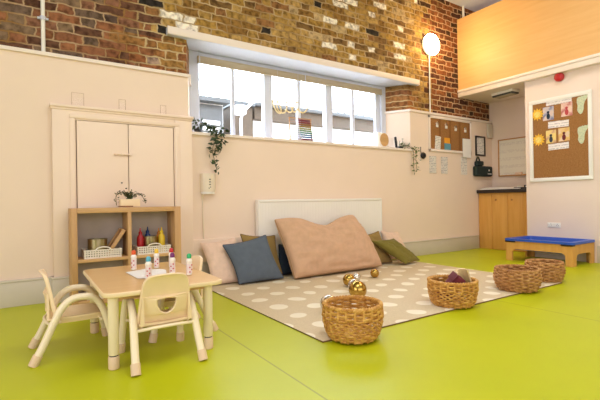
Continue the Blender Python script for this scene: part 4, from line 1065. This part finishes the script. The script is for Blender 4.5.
MB().box(-3.6, 1.0, -0.1, 4.1, 3.75, 3.86).build('roof_edge', 'greymetal', nbd, smooth=0)
f = MB().box(0.0, 0.85, 0.1, 0.25, 1.2, 3.7).build('window_bay', 'greymetal', nbd, smooth=0)
a = MB()
for i in range(9): a.box(0.3, 0.75, 0.05, 0.1, 1.9 + i * 0.16, 2.0 + i * 0.16)
a.build('blind_slats', 'rendered', f, smooth=0)
gb = thing('brick_shed', 'small brown shed between the two pale buildings', 'shed', (5.1, 10.6, -0.05))
MB().box(-0.3, 0.28, 0, 1.5, 0, 3.85).build('wall', 'fascia', gb, smooth=0); MB().box(-0.35, 0.33, -0.1, 1.6, 3.85, 3.95).build('roof', 'greymetal', gb, smooth=0)
dp = thing('rain_pipe', 'white bent rain pipe outside, behind the second pane', 'pipe', (4.55, 9.6, -0.05))
a = MB(); a.tube(catmull([(0, 0, 0), (0, 0, 2.8), (0, 0, 3.25), (0.12, 0, 3.5), (0.35, 0, 3.75), (0.4, 0, 4.0)], 6), 0.035, 8); a.build('pipe', 'white', dp)
MB().box(-0.18, 0.12, -0.12, 0.12, 3.35, 3.6, 0.05).build('hopper', 'white', dp)

# ------------------------------------------------------------------ lights
def area(name, loc, rot, sx, sy, power, col):
    l = bpy.data.lights.new(name, 'AREA'); l.shape = 'RECTANGLE'; l.size = sx * S; l.size_y = sy * S; l.energy = power * S * S; l.color = col
    o = bpy.data.objects.new(name, l); COL.objects.link(o); o.location = loc; o.rotation_euler = rot; return o
WARM = (1.0, 0.96, 0.95)
area('ceiling_lamp_1', (1.6, 1.6, CEIL - 0.15), (0, 0, 0), 2.6, 2.0, 60, WARM)
area('ceiling_lamp_2', (5.6, 2.0, CEIL - 0.15), (0, 0, 0), 2.0, 2.0, 48, WARM)
area('added_mezzanine_fill', (9.6, 3.4, CEIL - 0.15), (0, 0, 0), 1.5, 2.0, 30, WARM)  # unseen fill, added to lift the dark ceiling above the mezzanine
area('unseen_window_fill', (1.6, -5.5, 2.7), (math.radians(80), 0, math.radians(0)), 9, 4.2, 140, (0.97, 0.97, 1.10))  # added soft panel emulating unseen windows, in front of the solid wall
area('unseen_window_fill_side', (-4.6, 0.5, 2.6), (math.radians(80), 0, math.radians(-90)), 5, 4, 108, (0.97, 0.97, 1.10))  # added side panel emulating an unseen window, brightens the left of the room
pl_ = bpy.data.lights.new('wall_lamp_bulb', 'POINT'); pl_.energy = 26 * S * S; pl_.color = (1.0, 0.66, 0.3); pl_.shadow_soft_size = 0.12
po = bpy.data.objects.new('wall_lamp_bulb', pl_); COL.objects.link(po); po.location = (6.815, YB - 0.3, 4.2)

wd = bpy.data.worlds.new('sky'); scene.world = wd; wd.use_nodes = True
bgN = wd.node_tree.nodes['Background']; bgN.inputs[0].default_value = (0.72, 0.85, 1.0, 1); bgN.inputs[1].default_value = 9.0

# ------------------------------------------------------------------ real-world scale
done = set()
for o in list(COL.objects):
    o.location = o.location * S
    if o.type == 'MESH' and o.data.name not in done:
        done.add(o.data.name); o.data.transform(Matrix.Scale(S, 4))

# ------------------------------------------------------------------ camera
yaw, pit, rol = map(math.radians, (33.262, 0.1566, -0.9267))
cy, sy, cp, sp_, cr, sr = math.cos(yaw), math.sin(yaw), math.cos(pit), math.sin(pit), math.cos(rol), math.sin(rol)
fw = Vector((sy * cp, cy * cp, sp_)); rt = Vector((cy, -sy, 0)); up = rt.cross(fw)
r2 = rt * cr + up * sr; u2 = -rt * sr + up * cr
cam = bpy.data.cameras.new('camera'); co = bpy.data.objects.new('camera', cam); COL.objects.link(co)
co.matrix_world = Matrix(((r2.x, u2.x, -fw.x, 0), (r2.y, u2.y, -fw.y, 0), (r2.z, u2.z, -fw.z, 1.1 * S), (0, 0, 0, 1)))
cam.sensor_width = 36; cam.lens = 415.4 / 600 * 36; cam.clip_start = 0.05; cam.clip_end = 200
scene.camera = co
vs = scene.view_settings; vs.view_transform = 'Standard'; vs.look = 'None'; vs.exposure = 0.53; vs.gamma = 1.0
